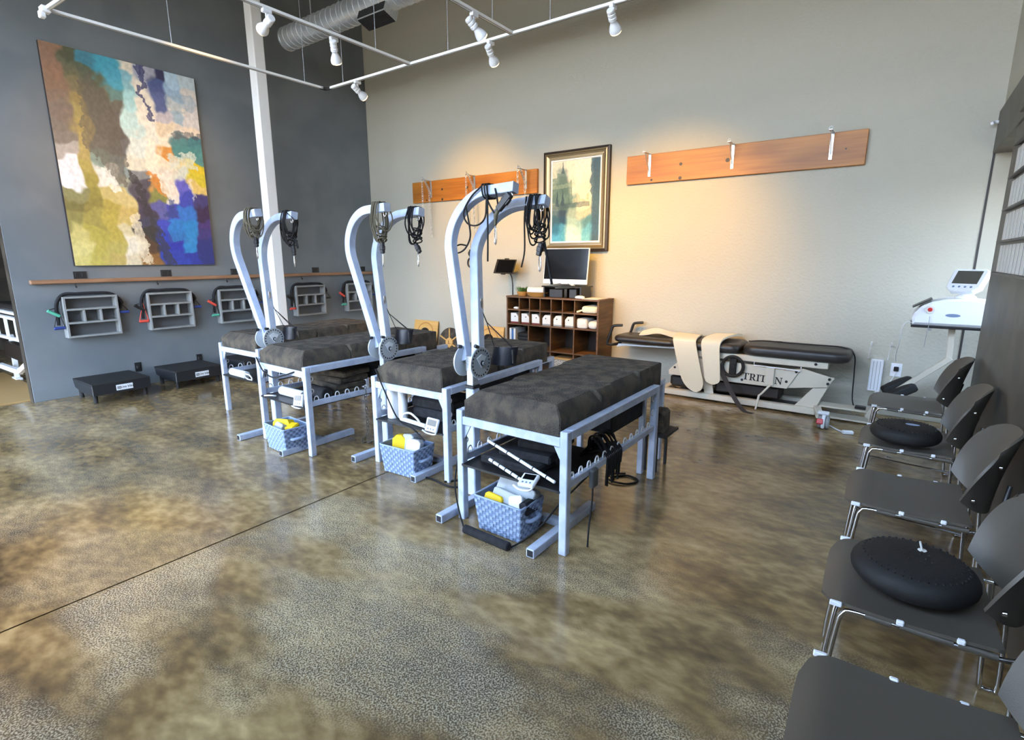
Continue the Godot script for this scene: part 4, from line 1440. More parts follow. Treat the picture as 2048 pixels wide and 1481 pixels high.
func gantry(t: Node3D, ta: float, tb: float, pivot_y: float):
	var s: SurfaceTool
	# feet and cross tube
	for k in 2:
		var x: float = [0.06, 0.715][k]
		s = st()
		bx(s, Vector3(x, 0.027, 0.055), Vector3(0.05, 0.05, 0.70), 0.003)
		obj("foot", s, M.steel_white, t)
		s = st()
		bx(s, Vector3(x, 0.027, 0.4055), Vector3(0.036, 0.036, 0.002), 0.0)
		obj("foot_opening", s, M.bolt, t)
	s = st()
	bx(s, Vector3(0.3875, 0.028, 0.02), Vector3(0.606, 0.044, 0.05), 0.003)
	obj("cross_tube", s, M.steel_white, t)
	s = st()
	bx(s, Vector3(0.0, (pivot_y - 0.17) / 2 + 0.01, 0), Vector3(0.066, pivot_y - 0.17 - 0.02, 0.066), 0.006)
	obj("post", s, M.steel_white, t)
	s = st()
	bx(s, Vector3(0, pivot_y - 0.158, 0), Vector3(0.072, 0.022, 0.072), 0.004)
	obj("collar", s, M.bolt, t)
	s = st()
	bx(s, Vector3(0, pivot_y - 0.10, 0), Vector3(0.052, 0.10, 0.052), 0.004)
	obj("inner_post", s, M.galvanised, t)
	s = st()
	bx(s, Vector3(0, pivot_y - 0.01, 0), Vector3(0.07, 0.10, 0.05), 0.004)
	cyl(s, Vector3(-0.10, pivot_y, 0), Vector3(0.10, pivot_y, 0), 0.012, 12)
	obj("pivot_block", s, M.galvanised, t)
	for k in [-1, 1]:
		s = st()
		cyl(s, Vector3(k * 0.072, pivot_y, 0), Vector3(k * 0.060, pivot_y, 0), 0.098, 36, 0.002)
		var d := obj("index_disc", s, M.zinc, t)
		s = st()
		for i in 22:
			var a := TAU * i / 22.0
			cyl(s, Vector3(k * 0.0715, pivot_y + cos(a) * 0.080, sin(a) * 0.080), Vector3(k * 0.0725, pivot_y + cos(a) * 0.080, sin(a) * 0.080), 0.0065, 8, 0.0002)
		obj("index_hole", s, M.bolt, d).set_meta("kind", "stuff")
		s = st()
		prism(s, PackedVector2Array([Vector2(0.0, -0.03), Vector2(0.045, 0.035), Vector2(0.0, 0.055), Vector2(-0.045, 0.035)]), 0.006, Transform3D(Basis(Vector3(0, 0, -1), Vector3.UP, Vector3(1, 0, 0)), Vector3(0.0725 if k > 0 else -0.0785, pivot_y, 0)), 0.001)
		obj("pointer_plate", s, M.white_plastic, t)
		s = st()
		cyl(s, Vector3(k * 0.078, pivot_y, 0), Vector3(k * 0.090, pivot_y, 0), 0.017, 16, 0.003)
		obj("pivot_cap", s, M.bolt, t)
		# gooseneck arm: straight shank leaning outward, long bend, short end
		var th := ta if k > 0 else tb
		var up := Vector3(0, cos(th), sin(th))
		var side := Vector3(0, -sin(th), cos(th))
		var pts := arm_path(k, th, pivot_y)
		s = st()
		var h := 0.031
		sweep(s, pts, PackedVector2Array([Vector2(h, h - 0.004), Vector2(h - 0.004, h), Vector2(-h + 0.004, h), Vector2(-h, h - 0.004), Vector2(-h, -h + 0.004), Vector2(-h + 0.004, -h), Vector2(h - 0.004, -h), Vector2(h, -h + 0.004)]), side)
		obj("gooseneck_arm", s, M.steel_white, t)
		s = st()
		var q: Vector3 = pts[pts.size() - 1]
		var dn: Vector3 = (q - pts[pts.size() - 2]).normalized()
		tube(s, ring_pts(q - dn * 0.03 - up * 0.046, Vector3(0.0, 0.018, 0), dn * 0.014, 12), 0.004, 6, true)
		obj("eye_ring", s, M.chrome, t)
		s = st()
		cyl(s, Vector3(k * 0.06, pivot_y, 0) + up * 0.085 + side * 0.05, Vector3(k * 0.06, pivot_y, 0) + up * 0.085 + side * 0.085, 0.012, 12, 0.003)
		obj("locking_knob", s, M.bolt, t)

func arm_path(k: int, th: float, pivot_y: float) -> Array:
	var up := Vector3(0, cos(th), sin(th))
	var p := Vector2.ZERO
	var a := PI / 2 + 0.333
	var o := Vector3(k * 0.05, pivot_y, 0)
	var pts := []
	for i in 6:
		pts.append(o + Vector3(p.x, 0, 0) + up * p.y)
		if i < 5:
			p += Vector2(cos(a), sin(a)) * (0.731 / 5.0)
	var n := 26
	for i in n:
		a -= 1.856 / n / 2
		p += Vector2(cos(a), sin(a)) * 0.288 * 1.856 / n
		a -= 1.856 / n / 2
		pts.append(o + Vector3(p.x, 0, 0) + up * p.y)
	for i in 4:
		p += Vector2(cos(a), sin(a)) * 0.05
		pts.append(o + Vector3(p.x, 0, 0) + up * p.y)
	return pts

func carabiner(s: SurfaceTool, top: Vector3, L := 0.09):
	var pts := []
	for i in 14:
		var a := TAU * i / 14.0
		var wide := 0.019 * (1.0 - 0.35 * cos(a))
		pts.append(top + Vector3(sin(a) * wide * 0.8, -L / 2 + cos(a) * L / 2, sin(a) * wide * 0.6))
	tube(s, pts, 0.0042, 6, true)

func rope_bundle(q: Vector3, style: int, label: String):
	# several loops of cord thrown over the end of an arm, with a pulley block and a carabiner below
	var t := thing("rope_bundle", label, "rope", q, 0, "rope bundles on the gooseneck arms")
	var r := RandomNumberGenerator.new()
	r.seed = 100 + style
	var loops: int = [9, 8, 8, 7, 3, 9][style]
	var drop: float = [0.20, 0.26, 0.26, 0.24, 0.20, 0.26][style]
	var m: Material = M.rope_flecked if style in [0, 2] else M.rope
	var cr: float = 0.0052
	for i in (0 if style == 4 else loops):
		var s := st()
		var u := r.randf_range(-0.07, 0.015)
		var L := drop * r.randf_range(0.55, 1.05)
		var w := r.randf_range(0.036, 0.05)
		var sk := r.randf_range(-0.035, 0.045)
		var wob := r.randf_range(-0.015, 0.015)
		tube(s, smooth([Vector3(u, 0.038, 0), Vector3(u + 0.006, 0.026, w), Vector3(u + sk * 0.4 + wob, -L * 0.45, w + 0.012), Vector3(u + sk, -L * 0.9, w * 0.6), Vector3(u + sk + 0.01, -L, 0), Vector3(u + sk + 0.018, -L * 0.88, -w * 0.6), Vector3(u + sk * 0.5 + 0.02 - wob, -L * 0.42, -w - 0.012), Vector3(u + 0.010, 0.026, -w)], 5, true), cr, 6, true)
		obj("loop", s, m, t)
	if style == 4:
		draped(t)
		return
	var s := st()
	for i in 4:
		var y := -drop * (0.55 + 0.12 * i)
		tube(s, smooth(ring_pts(Vector3(0.0, y, 0.0), Vector3(0.035, 0.012 * (i % 2), 0), Vector3(0, 0.01, 0.035), 8), 2, true), cr, 6, true)
	obj("wrap", s, m, t).set_meta("kind", "stuff")
	# pulley block
	var y0 := -drop - 0.035
	s = st()
	var B := Basis(Vector3.BACK, [0.0, 0.1, 0.0, 0.6, 0.5, -0.25][style])
	bx(s, Vector3(0.0, y0, 0), Vector3(0.035, 0.085, 0.026), 0.010, B)
	bx(s, Vector3(0.0, y0, 0), Vector3(0.042, 0.04, 0.032), 0.010, B)
	obj("pulley", s, M.bolt, t)
	s = st()
	carabiner(s, Vector3(0.0, y0 - 0.035, 0), 0.105)
	obj("carabiner", s, M.carabiner, t)
	if style in [1, 4, 5]:
		s = st()
		if style == 5:
			tube(s, smooth([Vector3(-0.085, 0.034, 0.03), Vector3(-0.09, -0.1, 0.045), Vector3(-0.085, -0.3, 0.05), Vector3(-0.11, -0.41, 0.05)], 5), cr, 6)
			tube(s, smooth([Vector3(0.02, -0.25, -0.02), Vector3(0.05, -0.40, -0.03), Vector3(0.07, -0.52, -0.04)], 5), cr * 1.6, 6)
		elif style == 1:
			tube(s, smooth([Vector3(-0.03, 0.035, 0.03), Vector3(0.085, -0.04, 0.03), Vector3(0.08, -0.13, 0.03), Vector3(0.0, -0.19, 0.03), Vector3(-0.10, -0.12, 0.035), Vector3(-0.09, -0.02, 0.04)], 5), cr * 0.8, 6)
			tube(s, smooth([Vector3(0.03, -0.19, 0), Vector3(0.07, -0.22, 0.01), Vector3(0.085, -0.26, 0.01), Vector3(0.06, -0.275, 0.0), Vector3(0.04, -0.23, 0.0)], 4, true), cr, 6, true)
		obj("loose_end", s, M.rope, t)

func draped(t: Node3D):
	# cords wound round the bend of the back arm, one long bight, a diagonal pulley and a clip
	var c := 0.0055
	for k in 3:
		var s := st()
		var x := -0.03 + 0.02 * k
		tube(s, smooth([Vector3(x, 0.042, 0.0), Vector3(x, 0.036, 0.04), Vector3(x + 0.012, -0.03, 0.043), Vector3(x + 0.015, -0.044, 0.0), Vector3(x + 0.01, -0.03, -0.043), Vector3(x, 0.036, -0.04)], 4, true), c, 6, true)
		obj("turn", s, M.rope, t)
	var runs := [
		[Vector3(-0.03, 0.03, 0.043), Vector3(-0.11, -0.03, 0.05), Vector3(-0.17, -0.12, 0.055), Vector3(-0.14, -0.19, 0.055), Vector3(-0.06, -0.205, 0.055), Vector3(0.0, -0.16, 0.05), Vector3(0.01, -0.05, 0.045)],
		[Vector3(-0.15, -0.09, 0.055), Vector3(-0.125, -0.20, 0.055), Vector3(-0.12, -0.28, 0.055), Vector3(-0.17, -0.35, 0.05), Vector3(-0.24, -0.375, 0.045), Vector3(-0.285, -0.345, 0.03), Vector3(-0.275, -0.32, -0.02), Vector3(-0.24, -0.325, -0.045)],
		[Vector3(0.015, 0.03, 0.043), Vector3(0.025, -0.10, 0.055), Vector3(0.025, -0.30, 0.055), Vector3(0.022, -0.43, 0.055)],
		[Vector3(0.0, -0.02, 0.045), Vector3(0.04, -0.09, 0.05), Vector3(0.085, -0.15, 0.05)],
		[Vector3(0.07, 0.01, 0.035), Vector3(0.09, -0.04, 0.045), Vector3(0.105, -0.10, 0.05)]]
	for run in runs:
		var s := st()
		tube(s, smooth(run, 6), c, 6)
		obj("cord", s, M.rope, t)
	var s := st()
	var B := Basis(Vector3.BACK, 0.75)
	bx(s, Vector3(0.15, -0.075, 0.05), Vector3(0.13, 0.045, 0.03), 0.014, B)
	bx(s, Vector3(0.165, -0.062, 0.05), Vector3(0.05, 0.06, 0.022), 0.010, B)
	obj("pulley", s, M.bolt, t)
	s = st()
	tube(s, [Vector3(0.105, -0.12, 0.05), Vector3(0.085, -0.15, 0.05), Vector3(0.082, -0.21, 0.05)], [0.012, 0.014, 0.008], 8)
	obj("strap", s, M.rope_flecked, t)
	s = st()
	carabiner(s, Vector3(0.082, -0.21, 0.05), 0.115)
	obj("carabiner", s, M.carabiner, t)

func head_sling(at: Vector3, label: String, from: Vector3):
	# padded sling hanging from two cords clipped to the arm
	var t := thing("head_sling", label, "sling", at, 0, "padded head slings hanging by the arms")
	var s := st()
	# an upright padded band bent round a quarter turn, its outside towards the room
	shell(s, func(u, v): return Vector3(0.09 * sin((u - 0.5) * 2.4) + 0.01 * v, 0.0 + 0.115 * v + 0.012 * (u - 0.5), 0.075 * cos((u - 0.5) * 2.4) - 0.06 - 0.02 * v), 14, 4, 0.028)
	obj("pad", s, M.navy, t)
	s = st()
	var top := from - at
	var knot := top.lerp(Vector3(0, 0.06, 0), 0.28)
	tube(s, [top, knot], 0.004, 6)
	tube(s, [knot, Vector3(-0.07, 0.10, -0.03)], 0.003, 6)
	tube(s, [knot, Vector3(0.085, 0.11, -0.02)], 0.003, 6)
	tube(s, [knot, Vector3(0.075, 0.10, -0.05)], 0.003, 6)
	obj("cord", s, M.rope, t)
	s = st()
	tube(s, [top + Vector3(0, 0.07, 0), top], 0.008, 8)
	obj("clip", s, M.chrome, t)
	s = st()
	bx(s, Vector3(0.085, 0.06, -0.02), Vector3(0.02, 0.09, 0.02), 0.005)
	obj("buckle", s, M.black_plastic, t)

func basket(at: Vector3, turn: float, label: String):
	var t := thing("woven_basket", label, "basket", at, turn, "grey woven baskets by the tables")
	var wb := 0.29
	var db := 0.185
	var wt := 0.335
	var dt := 0.225
	var h := 0.215
	var s := st()
	# inner liner and floor
	loft(s, [rrect(wb - 0.012, db - 0.012, 0.012, 0.006, 2), rrect(wt - 0.012, dt - 0.012, 0.012, h, 2)], true, false, false, 40)
	obj("liner", s, M.basket_dark, t)
	# four woven sides: over-and-under strips, each a low cushion of its own
	for side in 4:
		var half := [db, wb, db, wb]
		var nx := 13 if side % 2 == 0 else 9
		var ny := 10
		var st2 := [st(), st()]
		for i in nx:
			for j in ny:
				var u0 := float(i) / nx
				var u1 := float(i + 1) / nx
				var v0 := float(j) / ny
				var v1 := float(j + 1) / ny
				var k := (i + j) % 2
				var P := []
				for q in [[u0, v0], [u1, v0], [u1, v1], [u0, v1]]:
					P.append(basket_wall(side, q[0], q[1], wb, db, wt, dt, h))
				var c: Vector3 = (P[0] + P[1] + P[2] + P[3]) / 4
				var out: Vector3 = basket_normal(side)
				var lift := out * (0.0045 if k == 0 else 0.002)
				var I := []
				for p in P:
					I.append(p.lerp(c, 0.22) + lift)
				quad(st2[k], I[0], I[1], I[2], I[3], out)
				for q in 4:
					var q2 := (q + 1) % 4
					quad(st2[k], P[q], P[q2], I[q2], I[q], out)
		obj("woven_side", st2[0], M.basket_light, t).set_meta("kind", "stuff")
		obj("woven_side", st2[1], M.basket_dark, t).set_meta("kind", "stuff")
	s = st()
	tube(s, Array(rrect(wt, dt, 0.014, h, 2)), 0.006, 6, true)
	obj("rim", s, M.basket_light, t)
	for sx in [-1, 1]:
		s = st()
		tube(s, smooth([Vector3(sx * 0.158, 0.125, -0.05), Vector3(sx * 0.185, 0.13, -0.045), Vector3(sx * 0.195, 0.132, 0.0), Vector3(sx * 0.185, 0.13, 0.045), Vector3(sx * 0.158, 0.125, 0.05)], 4), 0.012, 8)
		obj("handle", s, M.basket_light, t)

func basket_normal(side: int) -> Vector3:
	return [Vector3(0, 0, 1), Vector3(1, 0, 0), Vector3(0, 0, -1), Vector3(-1, 0, 0)][side]

func basket_wall(side: int, u: float, v: float, wb: float, db: float, wt: float, dt: float, h: float) -> Vector3:
	var w := lerpf(wb, wt, v) / 2
	var d := lerpf(db, dt, v) / 2
	var a := 2 * u - 1
	var y := 0.004 + (h - 0.004) * v
	match side:
		0: return Vector3(a * w, y, d)
		1: return Vector3(w, y, -a * d)
		2: return Vector3(-a * w, y, -d)
	return Vector3(-w, y, a * d)

func foam_wedge(at: Vector3, size: Vector3, B: Basis, m: Material, label: String, cut := 0.0):
	var s := st()
	var x := size.x / 2
	var y := size.y / 2
	prism(s, PackedVector2Array([Vector2(-x, -y), Vector2(x, -y), Vector2(x, y - cut), Vector2(x - cut, y), Vector2(-x + cut, y), Vector2(-x, y - cut)]), size.z, Transform3D(B, at - B * Vector3(0, 0, size.z / 2)), 0.005)
	tag(obj("foam_support", s, m), label, "foam support")

func tables():
	var label := ["foam-topped traction table farthest left, beside the dark wall", "foam-topped traction table second from the left, with a stack of grey pads beneath", "foam-topped traction table second from the right, with a paper roll on its shelf", "foam-topped traction table nearest the camera, with a full view of its foam"]
	var at := [Vector3(2.385, 0, 3.735), Vector3(3.565, 0, 4.005), Vector3(4.795, 0, 3.77), Vector3(5.935, 0, 4.10)]
	var H := [0.715, 0.725, 0.682, 0.687]
	var turn := [0.0, -0.03, 0.035, 0.0]
	for i in 4:
		var t := thing("traction_table", label[i], "therapy table", at[i], turn[i], "foam topped traction tables")
		traction_table(t, H[i])
	var gl := ["white gooseneck gantry between the two left tables, before the column", "middle white gooseneck gantry, in front of the wall corner", "white gooseneck gantry nearest the camera, before the left pine board"]
	var ga := [Vector3(3.012, 0, 3.771), Vector3(4.24, 0, 3.514), Vector3(5.449, 0, 3.836)]
	var py := [0.846, 0.842, 0.912]
	var tt := [[-0.163, 0.083], [-0.203, 0.034], [-0.419, -0.22]]
	var rl := ["brown flecked cord bundle on the back arm of the gantry before the column", "black cord bundle with a round loop on the front arm before the column", "brown flecked cord bundle on the back arm at the wall corner", "black knotted cord bundle on the front arm left of the pine board", "black cords draped along the back arm below the left pine board", "thick black cord bundle on the front arm beside the framed picture"]
	var sl := ["padded sling hanging under the gantry before the white column", "black padded sling on the middle gantry, tilted over the table", "navy padded sling lying on the foam beside the nearest gantry"]
	for i in 3:
		var g := thing("traction_gantry", gl[i], "traction stand", ga[i], 0, "gooseneck traction gantries")
		gantry(g, tt[i][0], tt[i][1], py[i])
		for k in 2:
			var pts := arm_path(-1 if k == 0 else 1, tt[i][1 - k], py[i])
			var n := pts.size()
			var q: Vector3 = ga[i] + pts[n - 1] - Vector3(0.055 if k == 1 else 0.075, 0, 0)
			if i == 2 and k == 0:
				q = ga[i] + pts[n - 5]
			rope_bundle(q, i * 2 + k, rl[i * 2 + k])
		var sp: Vector3 = [Vector3(0.075, -0.02, -0.12), Vector3(0.085, 0.025, -0.11), Vector3(0.125, -0.028, -0.13)][i]
		var a: Vector3 = ga[i] + Vector3(0, py[i], 0) + sp
		head_sling(a, sl[i], ga[i] + arm_path(1, tt[i][0], py[i])[2].lerp(arm_path(1, tt[i][0], py[i])[3], 0.8) + Vector3(0.037, -0.04, 0.0))
	# baskets and what is in them
	basket(Vector3(3.60, 0, 4.03), -0.08, "grey woven basket with yellow foam under the second table from the left")
	basket(Vector3(4.77, 0, 3.79), 0.06, "grey woven basket with a yellow block beside white ones")
	basket(Vector3(5.895, 0, 4.06), -0.02, "grey woven basket nearest the camera, filled with long grey blocks")
	var R := func(a, b, c): return Basis.from_euler(Vector3(a, b, c))
	foam_wedge(Vector3(3.56, 0.20, 4.03), Vector3(0.20, 0.09, 0.07), R.call(-0.3, 0.1, 0.1), M.yellow, "large yellow foam piece in the left basket", 0.03)
	foam_wedge(Vector3(3.60, 0.19, 4.085), Vector3(0.11, 0.08, 0.06), R.call(-0.5, 0.0, -0.1), M.grey_foam, "grey foam block in front of the yellow one in the left basket", 0.015)
	foam_wedge(Vector3(3.69, 0.195, 4.035), Vector3(0.08, 0.06, 0.09), R.call(0.2, 0.4, 0.0), M.yellow, "small yellow foam piece at the right of the left basket", 0.01)
	foam_wedge(Vector3(4.70, 0.20, 3.79), Vector3(0.10, 0.14, 0.08), R.call(-0.2, 0.5, 0.0), M.yellow, "yellow foam block in the middle basket", 0.03)
	foam_wedge(Vector3(4.775, 0.205, 3.77), Vector3(0.11, 0.15, 0.06), R.call(-0.25, 0.1, 0.1), M.grey_foam, "tall pale block behind the yellow one in the middle basket", 0.02)
	foam_wedge(Vector3(4.855, 0.195, 3.80), Vector3(0.11, 0.14, 0.07), R.call(-0.3, 0.35, -0.1), M.white_plastic, "white block at the right side of the middle basket", 0.02)
	foam_wedge(Vector3(5.92, 0.235, 4.0), Vector3(0.27, 0.10, 0.06), R.call(-0.35, -0.05, -0.20), M.grey_foam, "long pale block standing at the back of the nearest basket", 0.012)
	foam_wedge(Vector3(5.91, 0.20, 4.065), Vector3(0.22, 0.07, 0.07), R.call(-0.5, 0.0, -0.1), M.grey_foam, "grey block lying across the nearest basket", 0.012)
	foam_wedge(Vector3(5.985, 0.195, 4.105), Vector3(0.08, 0.10, 0.07), R.call(-0.6, 0.3, 0.2), M.white_plastic, "short white block at the front of the nearest basket", 0.01)
	foam_wedge(Vector3(5.83, 0.195, 4.105), Vector3(0.12, 0.05, 0.05), R.call(-0.5, 0.1, -0.15), M.yellow, "yellow foam corner at the front of the nearest basket", 0.015)
	foam_wedge(Vector3(6.035, 0.19, 4.05), Vector3(0.05, 0.07, 0.17), R.call(-0.1, 0.1, 0.1), M.foam_black, "black block along the right rim of the nearest basket", 0.01)
	shelf_items(at, H)

func shelf_items(at: Array, H: Array):
	# what lies on the black shelves
	var s: SurfaceTool
	var yy := []
	for i in 4:
		yy.append(H[i] - 0.324)
	s = st()
	cyl(s, at[0] + Vector3(-0.22, yy[0] + 0.036, -0.01), at[0] + Vector3(0.08, yy[0] + 0.036, 0.0), 0.036, 20, 0.004)
	tag(obj("paper_roll", s, M.white_plastic), "white roll on the shelf of the leftmost table", "paper roll")
	s = st()
	cyl(s, at[1] + Vector3(-0.20, yy[1] + 0.038, -0.10), at[1] + Vector3(0.12, yy[1] + 0.038, -0.10), 0.038, 20, 0.004)
	tag(obj("paper_roll", s, M.white_plastic), "white roll on the shelf of the second table from the left", "paper roll")
	s = st()
	cyl(s, at[1] + Vector3(0.05, yy[1] + 0.055, -0.22), at[1] + Vector3(0.30, yy[1] + 0.055, -0.20), 0.052, 18, 0.008)
	tag(obj("bolster", s, M.foam_black), "black bolster lying on the shelf above the left basket", "bolster")
	for k in 2:
		s = st()
		var x := -0.245 + 0.075 * k
		cyl(s, at[2] + Vector3(x, yy[2], -0.06 - 0.03 * k), at[2] + Vector3(x, yy[2] + 0.26, -0.06 - 0.03 * k), 0.045 if k == 0 else 0.036, 20, 0.004)
		tag(obj("paper_roll", s, M.white_plastic), ["thick upright white roll on the shelf of the second table from the right", "thinner upright white roll just right of the thick one"][k], "paper roll")
	s = st()
	cyl(s, at[2] + Vector3(-0.13, yy[2] + 0.018, -0.03), at[2] + Vector3(0.16, yy[2] + 0.018, 0.0), 0.016, 12, 0.003)
	tag(obj("white_tube", s, M.white_plastic), "thin white tube lying on the shelf right of the upright rolls", "tube")
	var ol := ["oval white ring handle on the leftmost shelf", "oval white ring handle on the second shelf from the left", "white arched handle on the shelf beside the upright rolls"]
	for i in 3:
		s = st()
		var c: Vector3 = at[i] + [Vector3(0.15, yy[0] + 0.03, 0.02), Vector3(-0.22, yy[1] + 0.008, 0.0), Vector3(-0.02, yy[2] + 0.05, -0.02)][i]
		if i == 2:
			tube(s, smooth([c + Vector3(-0.09, -0.04, 0), c + Vector3(-0.07, 0.01, 0), c + Vector3(0.0, 0.03, 0), c + Vector3(0.07, 0.0, 0), c + Vector3(0.10, -0.03, 0)], 5), 0.008, 8)
		else:
			tube(s, oval(c, Vector3(0.06, 0.01 * i, 0), Vector3(0, 0.03 if i == 0 else 0.008, 0.012 if i == 0 else 0.026)), 0.007, 8, true)
		tag(obj("ring_handle", s, M.white_plastic), ol[i], "handle")
	# hand timers
	var tl := ["white hand timer on the shelf edge above the left basket", "white hand timer leaning at the leg above the middle basket", "white hand timer lying over the nearest basket"]
	var tp := [at[1] + Vector3(0.25, yy[1] + 0.05, 0.03), at[2] + Vector3(0.255, yy[2] + 0.055, 0.035), at[3] + Vector3(0.155, yy[3] + 0.022, 0.045)]
	for i in 3:
		var t := thing("hand_timer", tl[i], "timer", tp[i], 0, "white hand timers on the shelves")
		t.rotation = [Vector3(-0.25, 0.2, 0.05), Vector3(-0.3, 0.25, -0.12), Vector3(-1.25, 0.0, 0.15)][i]
		s = st()
		bx(s, Vector3.ZERO, Vector3(0.095, 0.095, 0.024), 0.011)
		obj("case", s, M.white_plastic, t)
		s = st()
		bx(s, Vector3(0, 0.015, 0.0125), Vector3(0.068, 0.042, 0.003), 0.001)
		obj("display", s, M.screen_grey if i != 2 else M.screen, t)
		for k in 3:
			s = st()
			cyl(s, Vector3(-0.022 + 0.022 * k, -0.028, 0.011), Vector3(-0.022 + 0.022 * k, -0.028, 0.014), 0.006, 10, 0.001)
			obj("button", s, M.basket_dark, t)
		s = st()
		tube(s, smooth([Vector3(0.04, -0.03, 0), Vector3(0.03, -0.06, -0.012), Vector3(-0.03, -0.065, -0.012), Vector3(-0.07, -0.05, 0.0)], 5), 0.006, 8)
		obj("grip", s, M.white_plastic, t)
	# slim white-banded traction rods on the nearest shelf
	for i in 2:
		var t := thing("banded_rod", ["upper white banded rod slanting across the nearest shelf", "lower white banded rod slanting across the nearest shelf"][i], "rod", Vector3.ZERO, 0, "white banded rods")
		var a: Vector3 = at[3] + [Vector3(-0.22, yy[3] + 0.135, -0.08), Vector3(-0.14, yy[3] + 0.065, 0.01)][i]
		var b: Vector3 = at[3] + [Vector3(0.29, yy[3] + 0.03, 0.0), Vector3(0.12, yy[3] + 0.02, 0.06)][i]
		s = st()
		cyl(s, a, b, 0.009, 12, 0.002)
		obj("shaft", s, M.white_plastic, t)
		for k in 5:
			s = st()
			var c := a.lerp(b, 0.12 + 0.19 * k)
			cyl(s, c, c + (b - a).normalized() * 0.008, 0.0098, 12, 0.001)
			obj("band", s, M.bolt, t)
	for i in 3:
		s = st()
		bx(s, at[3] + Vector3(-0.06 + 0.06 * i, yy[3] + 0.025 + 0.052 * i, -0.16 - 0.06 * i), Vector3(0.40 - 0.06 * i, 0.05, 0.22), 0.012, Basis(Vector3.UP, 0.1 * i))
		tag(obj("foam_pad", s, M.foam_black), ["lowest black pad on the nearest table's shelf", "middle black pad on the nearest table's shelf", "top black pad on the nearest table's shelf"][i], "pad", "black pads on the nearest shelf")
	for i in 2:
		s = st()
		bx(s, at[2] + Vector3(0.06, yy[2] + 0.045 + 0.085 * i, -0.30), Vector3(0.40, 0.08, 0.30), 0.014, Basis(Vector3.UP, 0.06 * i))
		tag(obj("foam_pad", s, M.foam_black), ["lower black pad behind the upright white rolls", "upper black pad behind the upright white rolls"][i], "pad")
	for i in 4:
		s = st()
		bx(s, at[1] + Vector3(0.07, yy[1] + 0.03 + 0.052 * i, -0.46 - 0.01 * i), Vector3(0.46, 0.05, 0.30), 0.01, Basis(Vector3.UP, -0.25 + 0.12 * i))
		tag(obj("foam_pad", s, M.foam), ["lowest grey pad in the stack under the second table", "second lowest grey pad in the stack under the second table", "second highest grey pad in the stack under the second table", "top grey pad in the stack under the second table"][i], "pad", "grey pads under the second table")
	s = st()
	bx(s, at[0] + Vector3(0.1, yy[0] + 0.06, -0.35), Vector3(0.4, 0.12, 0.3), 0.014)
	tag(obj("foam_pad", s, M.foam_black), "black pad in the shade under the leftmost table", "pad")
	# cords hung on the right hook rails
	var cl := ["tangle of black cords on the right hook rail of the nearest table", "black pouch on the right hook rail of the nearest table"]
	var t := thing("cord_tangle", cl[0], "cord", at[3] + Vector3(0.33, H[3] - 0.25, -0.56))
	for i in 11:
		s = st()
		var z := -0.10 + 0.02 * i
		var k := sin(i * 2.3)
		tube(s, smooth([Vector3(0.02, -0.02, z), Vector3(-0.03 + 0.02 * k, 0.05 + 0.03 * absf(k), z + 0.02), Vector3(-0.09, 0.03 + 0.03 * k, z), Vector3(-0.10 + 0.03 * k, -0.05, z + 0.03), Vector3(-0.02, 0.0, z + 0.01), Vector3(0.035, -0.03, z), Vector3(0.04, -0.12 - 0.10 * absf(k), z + 0.01)], 4), 0.0065, 6)
		obj("cord", s, M.rope, t)
	s = st()
	pad(s, at[3] + Vector3(0.385, H[3] - 0.39, -0.26), Vector3(0.03, 0.11, 0.07), 0.012, 0.012)
	tag(obj("grey_clamp", s, M.shelf_back), "grey tag hanging from the right hook rail of the nearest table", "tag")
	s = st()
	tube(s, smooth([at[3] + Vector3(0.385, H[3] - 0.34, -0.25), at[3] + Vector3(0.40, 0.24, -0.22), at[3] + Vector3(0.41, 0.10, -0.17), at[3] + Vector3(0.43, 0.008, -0.12)], 6), 0.005, 6)
	tag(obj("rope_strand", s, M.rope), "thin black cord hanging from the nearest table to the floor", "cord")
	var pb := thing("padded_bar", "black padded bar with cords on the floor before the nearest basket", "padded bar", at[3])
	s = st()
	tube(s, smooth([Vector3(0.34, H[3] - 0.34, -0.28), Vector3(0.24, 0.20, -0.14), Vector3(0.20, 0.11, 0.0), Vector3(0.10, 0.012, 0.11), Vector3(0.05, 0.022, 0.15)], 6), 0.005, 6)
	obj("cord", s, M.rope, pb)
	s = st()
	tube(s, smooth([Vector3(-0.385, H[3] - 0.30, 0.0), Vector3(-0.39, 0.22, 0.03), Vector3(-0.31, 0.10, 0.09), Vector3(-0.22, 0.02, 0.145)], 6), 0.005, 6)
	obj("cord", s, M.rope, pb)
	s = st()
	cyl(s, Vector3(-0.23, 0.025, 0.135), Vector3(0.10, 0.025, 0.15), 0.025, 16, 0.006)
	obj("pad", s, M.foam_black, pb)
	s = st()
	tube(s, smooth([at[3] + Vector3(0.12, 0.008, -1.06), at[3] + Vector3(0.20, 0.008, -1.16), at[3] + Vector3(0.30, 0.008, -1.12), at[3] + Vector3(0.26, 0.008, -1.02), at[3] + Vector3(0.14, 0.012, -1.0), at[3] + Vector3(0.08, 0.008, -1.10), at[3] + Vector3(0.18, 0.012, -1.18)], 5), 0.007, 6)
	tag(obj("coiled_cord", s, M.rope), "dark coil of cord on the floor under the nearest table's rear", "cord")
	s = st()
	tube(s, smooth([at[2] + Vector3(0.10, 0.008, 0.10), at[2] + Vector3(0.2, 0.008, 0.04), at[2] + Vector3(0.42, 0.008, 0.06), at[2] + Vector3(0.50, 0.008, 0.0), at[2] + Vector3(0.42, 0.012, -0.05), at[2] + Vector3(0.34, 0.008, 0.02)], 5), 0.007, 6)
	tag(obj("coiled_cord", s, M.rope), "dark cord lying on the floor by the middle basket", "cord")
	s = st()
